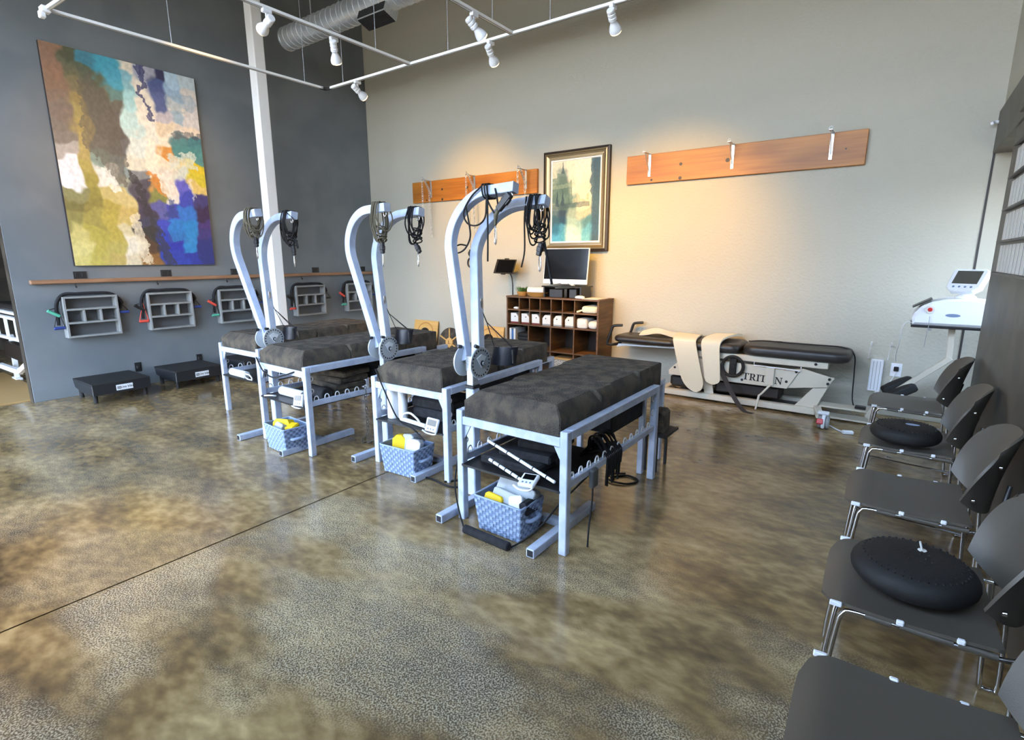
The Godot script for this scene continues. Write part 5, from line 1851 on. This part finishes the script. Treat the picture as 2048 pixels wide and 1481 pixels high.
	link_chain(s, smooth([at[1] + Vector3(0.378, H[1] - 0.27, -0.52), at[1] + Vector3(0.38, 0.25, -0.52), at[1] + Vector3(0.38, 0.06, -0.52), at[1] + Vector3(0.40, 0.012, -0.44), at[1] + Vector3(0.46, 0.01, -0.42), at[1] + Vector3(0.50, 0.01, -0.50)], 3), 0.03, 0.004)
	tag(obj("hanging_chain", s, M.rope_flecked), "twisted chain hanging from the second table to the floor", "chain")
	s = st()
	tube(s, smooth([at[1] + Vector3(-0.345, H[1] + 0.005, 0.02), at[1] + Vector3(-0.20, H[1] - 0.09, 0.05), at[1] + Vector3(-0.05, H[1] - 0.125, 0.055), at[1] + Vector3(0.10, H[1] - 0.09, 0.05), at[1] + Vector3(0.22, H[1] - 0.05, 0.03)], 6), 0.006, 6)
	tag(obj("draped_cord", s, M.rope), "black cord draped across the front of the second table", "cord")
	s = st()
	tube(s, smooth([at[2] + Vector3(-0.32, H[2] + 0.06, 0.03), at[2] + Vector3(-0.20, H[2] - 0.10, 0.05), at[2] + Vector3(-0.06, H[2] - 0.28, 0.06), at[2] + Vector3(0.07, yy[2] + 0.0, 0.05), at[2] + Vector3(0.19, yy[2] - 0.07, 0.05)], 6), 0.006, 6)
	tag(obj("draped_cord", s, M.rope), "black cord slanting across the front of the third table", "cord")
	# dark step and block behind the nearest table
	var stp := thing("rear_step", "dark low board standing behind the nearest table's far legs", "step", at[3] + Vector3(0.315, 0, -1.455))
	s = st()
	bx(s, Vector3(0, 0.29, 0), Vector3(0.20, 0.02, 0.27), 0.004)
	obj("board", s, M.rubber, stp)
	for sx in [-1, 1]:
		for sz in [-1, 1]:
			s = st()
			bx(s, Vector3(-0.02 + sx * 0.04, 0.14, sz * 0.10), Vector3(0.02, 0.28, 0.02), 0.002)
			obj("leg", s, M.plate_dark, stp)
	foam_wedge(at[3] + Vector3(0.315, 0.375, -1.46), Vector3(0.10, 0.15, 0.18), Basis(Vector3.UP, 0.1), M.foam, "dark foam block on the low board behind the nearest table", 0.02)

# ------------------------------------------------------------------ motorised treatment table
func strip(pts: Array, w0: float, w1: float, side: Vector3, thick: float, round_end := 0.0) -> SurfaceTool:
	# a padded strip following pts, its width running along side
	var s := st()
	var n := pts.size() - 1
	var f := func(u: float, v: float) -> Vector3:
		var x := v * n
		var i := mini(int(x), n - 1)
		var p: Vector3 = pts[i].lerp(pts[i + 1], x - i)
		var w := lerpf(w0, w1, v)
		if round_end > 0.0 and v > 1.0 - round_end:
			var q := (v - 1.0 + round_end) / round_end
			w *= sqrt(maxf(0.02, 1.0 - q * q))
		return p + side * (u - 0.5) * w
	shell(s, f, 6, 40, thick)
	return s

func treatment_table():
	var t := thing("motorised_table", "cream motorised treatment table with black pads, along the cream wall", "treatment table")
	# base
	obj("base_rail", span(5.45, 7.04, 0.02, 0.085, 0.43, 0.50, 0.006), M.cream_metal, t)
	obj("base_rail", span(5.45, 7.04, 0.02, 0.085, 0.06, 0.13, 0.006), M.cream_metal, t)
	obj("base_cross_rail", span(5.45, 5.52, 0.02, 0.08, 0.13, 0.43, 0.006), M.cream_metal, t)
	obj("base_cross_rail", span(6.98, 7.05, 0.02, 0.08, 0.13, 0.43, 0.006), M.cream_metal, t)
	obj("base_pan", span(5.6, 6.95, 0.03, 0.045, 0.13, 0.43, 0.002), M.black_plastic, t)
	var s := st()
	bar(s, Vector3(7.05, 0.09, 0.46), Vector3(7.11, 0.10, 0.80), 0.06, 0.05, 0.004)
	obj("outrigger", s, M.cream_metal, t)
	for q in [Vector3(5.5, 0, 0.46), Vector3(5.5, 0, 0.1)]:
		s = st()
		cyl(s, q, q + Vector3(0, 0.02, 0), 0.03, 14, 0.003)
		obj("foot", s, M.rubber, t)
	# caster
	s = st()
	cyl(s, Vector3(7.105, 0.06, 0.84), Vector3(7.135, 0.06, 0.84), 0.06, 24, 0.006)
	cyl(s, Vector3(7.165, 0.06, 0.84), Vector3(7.195, 0.06, 0.84), 0.06, 24, 0.006)
	var ca := obj("caster", s, M.shelf_grey, t)
	s = st()
	tube(s, ring_pts(Vector3(7.15, 0.06, 0.84), Vector3(0, 0.066, 0), Vector3(0, 0, 0.066), 14, -0.3, 2.2), 0.016, 8)
	bx(s, Vector3(7.14, 0.14, 0.82), Vector3(0.09, 0.02, 0.08), 0.006)
	obj("mudguard", s, M.white_plastic, ca)
	s = st()
	bx(s, Vector3(7.125, 0.075, 0.905), Vector3(0.055, 0.05, 0.04), 0.006, Basis(Vector3.RIGHT, -0.4))
	obj("brake_pedal", s, M.red, ca)
	# lifting linkage
	s = st()
	prism(s, PackedVector2Array([Vector2(6.85, 0.085), Vector2(7.035, 0.085), Vector2(7.165, 0.41), Vector2(7.085, 0.41)]), 0.02, Transform3D(Basis(), Vector3(0, 0, 0.445)), 0.002)
	obj("lift_arm", s, M.cream_metal, t)
	s = st()
	prism(s, PackedVector2Array([Vector2(6.78, 0.45), Vector2(6.9, 0.47), Vector2(7.17, 0.405), Vector2(7.115, 0.31), Vector2(6.76, 0.255)]), 0.02, Transform3D(Basis(), Vector3(0, 0, 0.467)), 0.002)
	obj("link_plate", s, M.cream_metal, t)
	s = st()
	prism(s, PackedVector2Array([Vector2(5.55, 0.30), Vector2(5.56, 0.252), Vector2(6.77, 0.252), Vector2(6.875, 0.458), Vector2(5.71, 0.47)]), 0.016, Transform3D(Basis(), Vector3(0, 0, 0.487)), 0.002)
	var sp := obj("side_plate", s, M.cream_metal, t)
	text("TRITON", "Droid Serif", 700, 0.072, M.bolt, sp, Transform3D(Basis(Vector3.BACK, -0.03), Vector3(6.535, 0.325, 0.5035)))
	for q in [Vector2(5.62, 0.34), Vector2(6.34, 0.29), Vector2(6.76, 0.325), Vector2(6.84, 0.435), Vector2(7.12, 0.35), Vector2(7.13, 0.395), Vector2(7.0, 0.53)]:
		s = st()
		cyl(s, Vector3(q.x, q.y, 0.49), Vector3(q.x, q.y, 0.509), 0.013, 12, 0.002)
		obj("bolt", s, M.bolt, t)
	s = st()
	prism(s, PackedVector2Array([Vector2(5.95, 0.08), Vector2(6.05, 0.08), Vector2(6.02, 0.26), Vector2(5.92, 0.26)]), 0.02, Transform3D(Basis(), Vector3(0, 0, 0.44)), 0.002)
	obj("lift_arm", s, M.cream_metal, t)
	obj("actuator", span(5.56, 5.92, 0.11, 0.25, 0.2, 0.47, 0.03), M.black_plastic, t)
	obj("motor_cover", span(6.05, 6.7, 0.10, 0.235, 0.16, 0.42, 0.02), M.frame_dark, t)
	# upper frame
	for z in [[0.44, 0.50], [0.05, 0.11]]:
		obj("top_rail", span(5.62, 7.107, 0.49, 0.553, z[0], z[1], 0.005), M.cream_metal, t)
	obj("top_cross_rail", span(5.62, 5.68, 0.49, 0.55, 0.11, 0.44, 0.004), M.cream_metal, t)
	obj("top_cross_rail", span(7.04, 7.10, 0.49, 0.55, 0.11, 0.44, 0.004), M.cream_metal, t)
	obj("head_beam", span(4.88, 5.66, 0.525, 0.555, 0.22, 0.32, 0.004), M.cream_metal, t)
	s = st()
	bar(s, Vector3(4.84, 0.52, 0.40), Vector3(5.62, 0.545, 0.40), 0.03, 0.02, 0.003)
	bar(s, Vector3(4.86, 0.50, 0.40), Vector3(5.02, 0.53, 0.40), 0.02, 0.016, 0.002)
	obj("head_frame", s, M.white_plastic, t)
	# pads
	s = st()
	pad(s, Vector3(6.795, 0.553, 0.275), Vector3(0.97, 0.125, 0.53), 0.13, 0.045, 0.012)
	obj("leg_pad", s, M.vinyl, t)
	s = st()
	pad(s, Vector3(5.96, 0.553, 0.275), Vector3(0.66, 0.115, 0.52), 0.08, 0.045, 0.012)
	obj("middle_pad", s, M.vinyl, t)
	s = st()
	pad(s, Vector3(5.225, 0.556, 0.275), Vector3(0.79, 0.09, 0.44), 0.10, 0.04, 0.008)
	obj("head_pad", s, M.vinyl, t)
	# grab handles at the head end
	for k in 2:
		var z: float = [0.47, 0.08][k]
		var dx: float = [0.0, 0.1][k]
		s = st()
		tube(s, smooth([Vector3(4.95 + dx, 0.765, z), Vector3(4.86 + dx, 0.755, z), Vector3(4.825 + dx, 0.735, z), Vector3(4.80 + dx, 0.66, z), Vector3(4.765 + dx, 0.56, z), Vector3(4.77 + dx, 0.525, z), Vector3(4.83 + dx, 0.52, z - 0.03), Vector3(4.90 + dx, 0.535, lerpf(z, 0.27, 0.5))], 4), 0.017, 10)
		obj("grab_handle", s, M.black_plastic, t)
	# handwheel, levers
	s = st()
	tube(s, ring_pts(Vector3(6.243, 0.428, 0.535), Vector3(0.105, 0, 0), Vector3(0, 0.105, 0), 28), 0.016, 8, true)
	bx(s, Vector3(6.243, 0.428, 0.525), Vector3(0.07, 0.20, 0.02), 0.006)
	cyl(s, Vector3(6.243, 0.428, 0.48), Vector3(6.243, 0.428, 0.55), 0.03, 16, 0.004)
	obj("handwheel", s, M.rubber, t)
	s = st()
	tube(s, [Vector3(6.45, 0.50, 0.52), Vector3(6.45, 0.465, 0.53), Vector3(6.88, 0.452, 0.53), Vector3(6.88, 0.495, 0.52)], 0.006, 6)
	obj("release_bar", s, M.white_plastic, t)
	obj("lever_plate", span(6.565, 6.645, 0.27, 0.455, 0.515, 0.527, 0.003), M.cream_metal, t)
	s = st()
	tube(s, [Vector3(6.62, 0.275, 0.53), Vector3(6.55, 0.18, 0.55), Vector3(6.53, 0.16, 0.56), Vector3(6.515, 0.015, 0.60)], 0.011, 8)
	obj("foot_lever", s, M.cream_metal, t)
	# things lying on it
	var pts := [Vector3(5.66, 0.672, 0.12), Vector3(5.68, 0.69, 0.25), Vector3(5.70, 0.688, 0.42), Vector3(5.72, 0.672, 0.535), Vector3(5.735, 0.62, 0.563), Vector3(5.79, 0.42, 0.57), Vector3(5.84, 0.25, 0.568), Vector3(5.885, 0.105, 0.566)]
	tag(obj("quilted_strip", strip(smooth(pts, 4), 0.27, 0.235, Vector3(1, -0.03, 0).normalized(), 0.018, 0.16), M.towel), "wide cream quilted strip with rounded end hanging off the treatment table", "towel")
	pts = [Vector3(6.10, 0.70, 0.10), Vector3(6.08, 0.72, 0.24), Vector3(6.02, 0.70, 0.42), Vector3(6.01, 0.67, 0.54), Vector3(6.01, 0.60, 0.557), Vector3(6.03, 0.45, 0.557), Vector3(6.05, 0.30, 0.555), Vector3(6.06, 0.21, 0.553)]
	tag(obj("quilted_strip", strip(smooth(pts, 4), 0.24, 0.15, Vector3(1, 0.05, 0).normalized(), 0.018, 0.10), M.towel), "shorter cream quilted strip hanging just right of the wide one", "towel")
	pts = [Vector3(6.07, 0.48, 0.525), Vector3(6.16, 0.32, 0.55), Vector3(6.27, 0.16, 0.60), Vector3(6.36, 0.06, 0.66), Vector3(6.44, 0.012, 0.72), Vector3(6.52, 0.008, 0.74)]
	tag(obj("strap", strip(smooth(pts, 5), 0.055, 0.05, Vector3(0.85, 0.3, 0.2).normalized(), 0.004), M.frame_dark), "dark strap trailing from the treatment table to the floor", "strap")
	s = st()
	shell(s, func(u, v): return Vector3(5.08 + 0.56 * u + 0.04 * v, 0.652 + 0.05 * exp(-8.0 * pow(u - 0.35, 2)) * (1 - v * 0.6) + 0.012 * sin(u * 9 + v * 4), 0.07 + 0.30 * v - 0.06 * u), 18, 10, 0.003)
	tag(obj("paper_sheet", s, M.paper), "crumpled white sheet on the head pad of the treatment table", "paper")
	s = st()
	tube(s, smooth([Vector3(6.33, 0.675, 0.30), Vector3(6.5, 0.685, 0.26), Vector3(6.7, 0.686, 0.28), Vector3(6.95, 0.686, 0.27), Vector3(7.18, 0.68, 0.24), Vector3(7.29, 0.62, 0.24), Vector3(7.31, 0.45, 0.24), Vector3(7.32, 0.2, 0.22), Vector3(7.34, 0.10, 0.22)], 6), 0.006, 6)
	tube(s, smooth(ring_pts(Vector3(6.62, 0.688, 0.27), Vector3(0.03, 0, 0), Vector3(0, 0, 0.02), 8), 2, true), 0.005, 6, true)
	tag(obj("power_cable", s, M.rope), "black cable lying over the leg pad and dropping at its end", "cable")
	s = st()
	tube(s, smooth([Vector3(7.16, 0.01, 0.72), Vector3(7.22, 0.006, 0.78), Vector3(7.28, 0.006, 0.86), Vector3(7.34, 0.006, 0.90), Vector3(7.37, 0.006, 0.87)], 5), 0.006, 6)
	bx(s, Vector3(7.35, 0.016, 0.91), Vector3(0.09, 0.03, 0.04), 0.006, Basis(Vector3.UP, 0.4))
	tag(obj("extension_cord", s, M.white_plastic), "white cord with plug lying on the floor beside the caster", "cord")

func traction_unit():
	var t := thing("traction_machine", "white traction machine with tilted screen on a black tray stand", "medical machine", Vector3(7.69, 0, 0.48))
	# stand
	obj("tray", span(0.0, 0.50, 0.965, 0.985, -0.22, 0.20, 0.005), M.black_plastic, t)
	var s := st()
	bar(s, Vector3(0.29, 0.965, 0.0), Vector3(0.30, 0.68, 0.0), 0.045, 0.045, 0.004)
	obj("upright", s, M.cream_metal, t)
	s = st()
	bar(s, Vector3(0.315, 0.70, 0.0), Vector3(-0.16, 0.22, 0.0), 0.045, 0.055, 0.004, Vector3.BACK)
	obj("slanted_arm", s, M.cream_metal, t)
	s = st()
	bar(s, Vector3(-0.15, 0.23, 0.0), Vector3(-0.22, 0.07, 0.0), 0.05, 0.06, 0.004, Vector3.BACK)
	obj("arm_foot", s, M.cream_metal, t)
	obj("base_top", span(-0.62, -0.18, 0.115, 0.13, -0.16, 0.02, 0.003), M.cream_metal, t)
	obj("base_bottom", span(-0.62, -0.18, 0.012, 0.03, -0.16, 0.02, 0.003), M.cream_metal, t)
	obj("base_end", span(-0.21, -0.18, 0.03, 0.115, -0.16, 0.02, 0.003), M.cream_metal, t)
	obj("base_knob", span(-0.33, -0.24, 0.13, 0.155, -0.10, -0.02, 0.01), M.black_plastic, t)
	for k in 2:
		s = st()
		pad(s, Vector3.ZERO, Vector3(0.25, 0.085, 0.13), 0.03, 0.02, 0.01)
		var o := obj("halter_pad", s, M.rubber, t)
		o.transform = Transform3D(Basis(Vector3.BACK, 0.55) * Basis(Vector3.UP, 0.3), [Vector3(0.02, 0.33, 0.08), Vector3(-0.01, 0.36, -0.10)][k])
	# body
	s = st()
	prism(s, PackedVector2Array([Vector2(0.01, 0.0), Vector2(0.50, 0.0), Vector2(0.50, 0.215), Vector2(0.36, 0.232), Vector2(0.22, 0.222), Vector2(0.12, 0.195), Vector2(0.055, 0.155), Vector2(0.015, 0.10), Vector2(0.0, 0.05)]), 0.33, Transform3D(Basis(), Vector3(0.0, 0.985, -0.17)), 0.02)
	var b := obj("housing", s, M.white_plastic, t)
	s = st()
	cyl(s, Vector3(0.115, 1.115, 0.155), Vector3(0.115, 1.115, 0.168), 0.034, 20, 0.003)
	obj("button_ring", s, M.paper, t)
	s = st()
	cyl(s, Vector3(0.115, 1.118, 0.168), Vector3(0.115, 1.118, 0.178), 0.017, 16, 0.003)
	obj("stop_button", s, M.red, t)
	s = st()
	lathe(s, [Vector2(0, 0), Vector2(1, 0), Vector2(0.98, 1), Vector2(0, 1)], 24, Transform3D(Basis(Vector3(0.05, 0, 0), Vector3(0, 0, 0.0015), Vector3(0, -0.014, 0)), Vector3(0.27, 1.075, 0.16)))
	obj("oval_badge", s, M.basket_dark, t)
	s = st()
	bx(s, Vector3(0.06, 1.165, 0.0), Vector3(0.15, 0.008, 0.20), 0.003, Basis(Vector3.BACK, 0.55))
	obj("slot_cover", s, M.black_plastic, t)
	s = st()
	lathe(s, [Vector2(0, 0), Vector2(0.075, 0), Vector2(0.07, 0.02), Vector2(0.045, 0.04), Vector2(0.04, 0.07), Vector2(0, 0.07)], 20, Transform3D(Basis(), Vector3(0.345, 1.205, 0.0)))
	obj("neck", s, M.white_plastic, t)
	var B := Basis(Vector3.UP, -0.55) * Basis(Vector3.RIGHT, -0.6) * Basis.from_scale(Vector3.ONE * 1.18)
	var c := Vector3(0.335, 1.355, 0.03)
	s = st()
	prism(s, PackedVector2Array([Vector2(-0.105, -0.06), Vector2(-0.07, -0.095), Vector2(0.07, -0.095), Vector2(0.105, -0.06), Vector2(0.11, 0.075), Vector2(0.09, 0.09), Vector2(-0.09, 0.09), Vector2(-0.11, 0.075)]), 0.05, Transform3D(B, c - B * Vector3(0, 0, 0.03)), 0.008)
	obj("display_case", s, M.white_plastic, t)
	s = st()
	bx(s, c + B * Vector3(0, 0.018, 0.0205), Vector3(0.155, 0.105, 0.003), 0.001, B)
	obj("display", s, M.screen_grey, t)
	for k in 4:
		s = st()
		cyl(s, c + B * Vector3(-0.055 + 0.036 * k, -0.06, 0.019), c + B * Vector3(-0.055 + 0.036 * k, -0.06, 0.023), 0.009, 12, 0.001)
		obj("key", s, M.basket_dark, t)
	s = st()
	tube(s, smooth([Vector3(0.02, 0.99, 0.1), Vector3(-0.03, 1.0, 0.12), Vector3(-0.055, 0.93, 0.1), Vector3(-0.06, 0.8, 0.05), Vector3(-0.07, 0.66, -0.2), Vector3(-0.06, 0.56, -0.42)], 6), 0.003, 5)
	obj("lead", s, M.white_plastic, t)
	s = st()
	tube(s, [Vector3(0.12, 1.06, 0.165), Vector3(0.12, 0.98, 0.21), Vector3(0.11, 0.80, 0.21)], 0.0025, 5)
	bx(s, Vector3(0.13, 0.955, 0.19), Vector3(0.03, 0.02, 0.02), 0.003)
	obj("rope_end", s, M.shelf_grey, t)

# ------------------------------------------------------------------ chairs
func chair(t: Node3D):
	# the seat front looks towards -x
	var seat := func(u: float, v: float) -> Vector3:
		var x := -0.245 + 0.455 * v
		var wide := 0.246
		if v < 0.22:
			var q := (0.22 - v) / 0.22
			wide -= 0.085 * (1.0 - sqrt(maxf(0.0, 1.0 - pow(q, 2.2))))
		var z := (2 * u - 1) * wide
		var y := 0.452 - 0.010 * sin(v * PI) + 0.008 * pow(absf(2 * u - 1), 3)
		if v < 0.16:
			y -= 0.028 * pow((0.16 - v) / 0.16, 2)
		return Vector3(x, y, z)
	var s := st()
	shell(s, seat, 18, 22, 0.011)
	obj("seat", s, M.chair_black, t)
	var back := func(u: float, v: float) -> Vector3:
		var a := 2 * u - 1
		var b := absf(a)
		var wide := 0.238 * (1.0 - 0.16 * pow(1 - v, 2.5)) * (1.0 - 0.16 * pow(v, 6))
		var y := 0.47 + 0.365 * v * (1.0 - 0.16 * pow(b, 4)) + 0.075 * pow(b, 4) * (1 - v)
		var x := 0.280 + 0.066 * v - (0.122 - 0.032 * v) * pow(b, 2.3) - 0.012 * sin(v * PI)
		return Vector3(x, y, a * wide)
	s = st()
	shell(s, back, 20, 14, 0.011)
	obj("backrest", s, M.chair_black, t)
	for k in [-1, 1]:
		var z: float = k * 0.238
		s = st()
		tube(s, smooth([Vector3(-0.215, 0.012, z), Vector3(-0.212, 0.10, z), Vector3(-0.19, 0.36, z), Vector3(-0.178, 0.418, z), Vector3(-0.14, 0.436, z), Vector3(0.05, 0.432, z), Vector3(0.20, 0.430, z), Vector3(0.25, 0.436, z * 0.95)], 4), 0.0085, 9)
		obj("side_frame", s, M.chrome, t)
		s = st()
		tube(s, smooth([Vector3(0.25, 0.436, z * 0.95), Vector3(0.29, 0.46, z * 0.80), Vector3(0.305, 0.54, z * 0.62), Vector3(0.318, 0.62, z * 0.5)], 4), 0.0095, 9)
		obj("back_post", s, M.black_plastic, t)
		s = st()
		tube(s, smooth([Vector3(-0.228, 0.012, z - k * 0.02), Vector3(-0.224, 0.12, z - k * 0.02), Vector3(-0.202, 0.40, z - k * 0.02), Vector3(-0.195, 0.436, z - k * 0.03)], 4), 0.0085, 9)
		obj("front_leg", s, M.chrome, t)
		s = st()
		tube(s, smooth([Vector3(0.235, 0.435, z), Vector3(0.245, 0.30, z), Vector3(0.262, 0.03, z), Vector3(0.272, 0.011, z), Vector3(0.30, 0.011, z), Vector3(0.312, 0.03, z), Vector3(0.298, 0.30, z), Vector3(0.275, 0.50, z)], 4), 0.0085, 9)
		obj("rear_leg", s, M.chrome, t)
		s = st()
		tube(s, [Vector3(-0.196, 0.235, z), Vector3(0.245, 0.215, z)], 0.0075, 9)
		obj("stretcher", s, M.chrome, t)
		for x in [-0.20, -0.03, 0.115]:
			s = st()
			bx(s, Vector3(x, 0.452, k * 0.246), Vector3(0.020 if x > -0.1 else 0.035, 0.016, 0.014), 0.003)
			obj("clip", s, M.white_plastic, t)
		for x in [[-0.10, -0.05], [-0.01, 0.10], [0.13, 0.20]]:
			s = st()
			cyl(s, Vector3(x[0] - 0.02, 0.437, z), Vector3(x[1], 0.433, z), 0.0105, 10, 0.001)
			obj("sleeve", s, M.chair_black, t)
		for y in [0.56, 0.72]:
			s = st()
			cyl(s, Vector3(0.205 + (y - 0.56) * 0.4, y, k * 0.215), Vector3(0.192 + (y - 0.56) * 0.4, y, k * 0.213), 0.008, 10, 0.002)
			obj("rivet", s, M.chrome, t)

func chairs():
	var label := ["black chrome-legged chair at the far end of the row, by the traction machine", "black chrome-legged chair second from the far end, with a round cushion", "black chrome-legged chair in the middle of the row, its seat empty", "black chrome-legged chair with the large bumpy cushion near the camera", "black chrome-legged chair cut off by the bottom right corner of the picture"]
	var z := [1.36, 2.42, 3.37, 4.25, 5.03]
	var first := thing("stacking_chair", label[0], "chair", Vector3(7.725, 0, z[0]), 0, "black chairs along the dark panel")
	chair(first)
	for i in range(1, 5):
		dup(first, "stacking_chair", Vector3(7.725, 0, z[i]), [0.0, 0.01, 0.02, 0.02, 0.03][i], label[i])
	var cl := ["round black wobble cushion with a pale oval label on the second chair", "large round black wobble cushion with raised bumps and a small tag"]
	for i in 2:
		var c := thing("wobble_cushion", cl[i], "cushion", Vector3([7.705, 7.725][i], 0.458, [2.50, 4.265][i]), 0, "round wobble cushions on the chairs")
		var s := st()
		var prof := []
		for k in 15:
			var a := -PI / 2 + PI * k / 14.0
			prof.append(Vector2(maxf(0.0, 0.178 * pow(maxf(cos(a), 0.0), 0.55)), 0.062 + 0.056 * signf(sin(a)) * pow(absf(sin(a)), 0.9)))
		prof[0] = Vector2(0, 0.006)
		prof[14] = Vector2(0, 0.112)
		lathe(s, prof, 36)
		obj("bladder", s, M.rubber, c)
		s = st()
		for ring in 7:
			var r := 0.03 + ring * 0.019
			var n := 6 + ring * 6
			for k in n:
				var a := TAU * k / n + ring * 0.4
				var y := 0.118 - 0.010 * pow(r / 0.15, 3)
				lathe(s, [Vector2(0.0045, -0.004), Vector2(0.0035, 0.003), Vector2(0, 0.0045)], 6, Transform3D(Basis(), Vector3(cos(a) * r, y - 0.004, sin(a) * r)))
		obj("bumps", s, M.rubber, c).set_meta("kind", "stuff")
		s = st()
		if i == 0:
			lathe(s, [Vector2(0, 0), Vector2(0.035, 0), Vector2(0.034, 0.0015), Vector2(0, 0.0015)], 20, Transform3D(Basis.from_scale(Vector3(1.0, 1.0, 0.55)), Vector3(0.03, 0.118, 0.01)))
			obj("oval_label", s, M.basket_light, c)
		else:
			cyl(s, Vector3(0.02, 0.110, -0.06), Vector3(0.02, 0.117, -0.06), 0.014, 12, 0.002)
			bx(s, Vector3(0.015, 0.130, -0.06), Vector3(0.006, 0.028, 0.014), 0.002, Basis(Vector3.BACK, 0.3))
			obj("valve_tag", s, M.paper, c)
	# white leaflet rows on the dark panel
	var t := thing("leaflet_rack", "rows of white leaflets in a dark rack on the panel above the chairs", "leaflet rack", Vector3(8.091, 0, 0))
	var leaf := mesh_of(box(Vector3.ZERO, Vector3(0.003, 0.172, 0.096), 0.001))
	for row in 6:
		var y := 1.54 + 0.205 * row
		var s := st()
		bx(s, Vector3(-0.012, y - 0.095, 2.64), Vector3(0.024, 0.012, 2.40), 0.002)
		obj("ledge", s, M.wall_brown, t)
		if row < 4:
			for k in 18:
				part("leaflet", leaf, M.paper, t, Vector3(0.0022, y, 1.50 + k * 0.130))
	var hk := st()
	tube(hk, smooth([Vector3(8.10, 2.66, 0.06), Vector3(8.06, 2.665, 0.07), Vector3(8.04, 2.65, 0.10)], 4), 0.012, 8)
	tag(obj("header_hook", hk, M.white_plastic), "small white hook on the dark header beside the wall corner", "hook")

# ------------------------------------------------------------------ beyond the opening
func next_room():
	var t := thing("white_frame_bench", "white framed exercise bench seen past the dark wall's left end", "exercise bench", Vector3(-0.9, 0, 4.72))
	var s := st()
	for y in [0.93, 0.865]:
		bar(s, Vector3(-0.9, y, 0.0), Vector3(0.32, y, 0.0), 0.05, 0.03, 0.003)
		bar(s, Vector3(-0.9, y, -0.45), Vector3(0.32, y, -0.45), 0.05, 0.03, 0.003)
	obj("top_rail", s, M.white_paint, t)
	for x in [-0.75, -0.3, 0.14, 0.28]:
		s = st()
		bar(s, Vector3(x, 0.60, 0), Vector3(x, 0.865, 0), 0.03, 0.03, 0.002)
		obj("upright", s, M.white_paint, t)
	s = st()
	bar(s, Vector3(-0.9, 0.60, 0), Vector3(0.25, 0.62, 0), 0.04, 0.035, 0.003)
	obj("lower_rail", s, M.white_paint, t)
	s = st()
	bar(s, Vector3(-0.9, 0.20, 0.02), Vector3(0.02, 0.22, 0.02), 0.05, 0.06, 0.003)
	bar(s, Vector3(0.0, 0.22, 0.02), Vector3(0.42, 0.36, 0.02), 0.05, 0.06, 0.003)
	obj("base_rail", s, M.white_paint, t)
	for x in [-0.8, -0.02]:
		s = st()
		bar(s, Vector3(x, 0.02, -0.1), Vector3(x + 0.1, 0.60, -0.1), 0.05, 0.05, 0.003)
		bar(s, Vector3(x - 0.1, 0.015, -0.1), Vector3(x + 0.1, 0.015, -0.1), 0.07, 0.03, 0.003)
		obj("leg", s, M.white_paint, t)
	s = st()
	bx(s, Vector3(-0.28, 0.985, -0.22), Vector3(1.25, 0.07, 0.42), 0.015)
	obj("bench_pad", s, M.vinyl, t)
	s = st()
	bx(s, Vector3(-0.30, 0.42, -0.22), Vector3(0.9, 0.20, 0.40), 0.02)
	obj("carriage", s, M.frame_dark, t)
	tag(obj("floor_mat", span(-2.4, -0.14, 0.0, 0.012, 4.62, 6.4, 0.004), M.tan), "tan mat on the floor beyond the dark wall's left end", "mat")
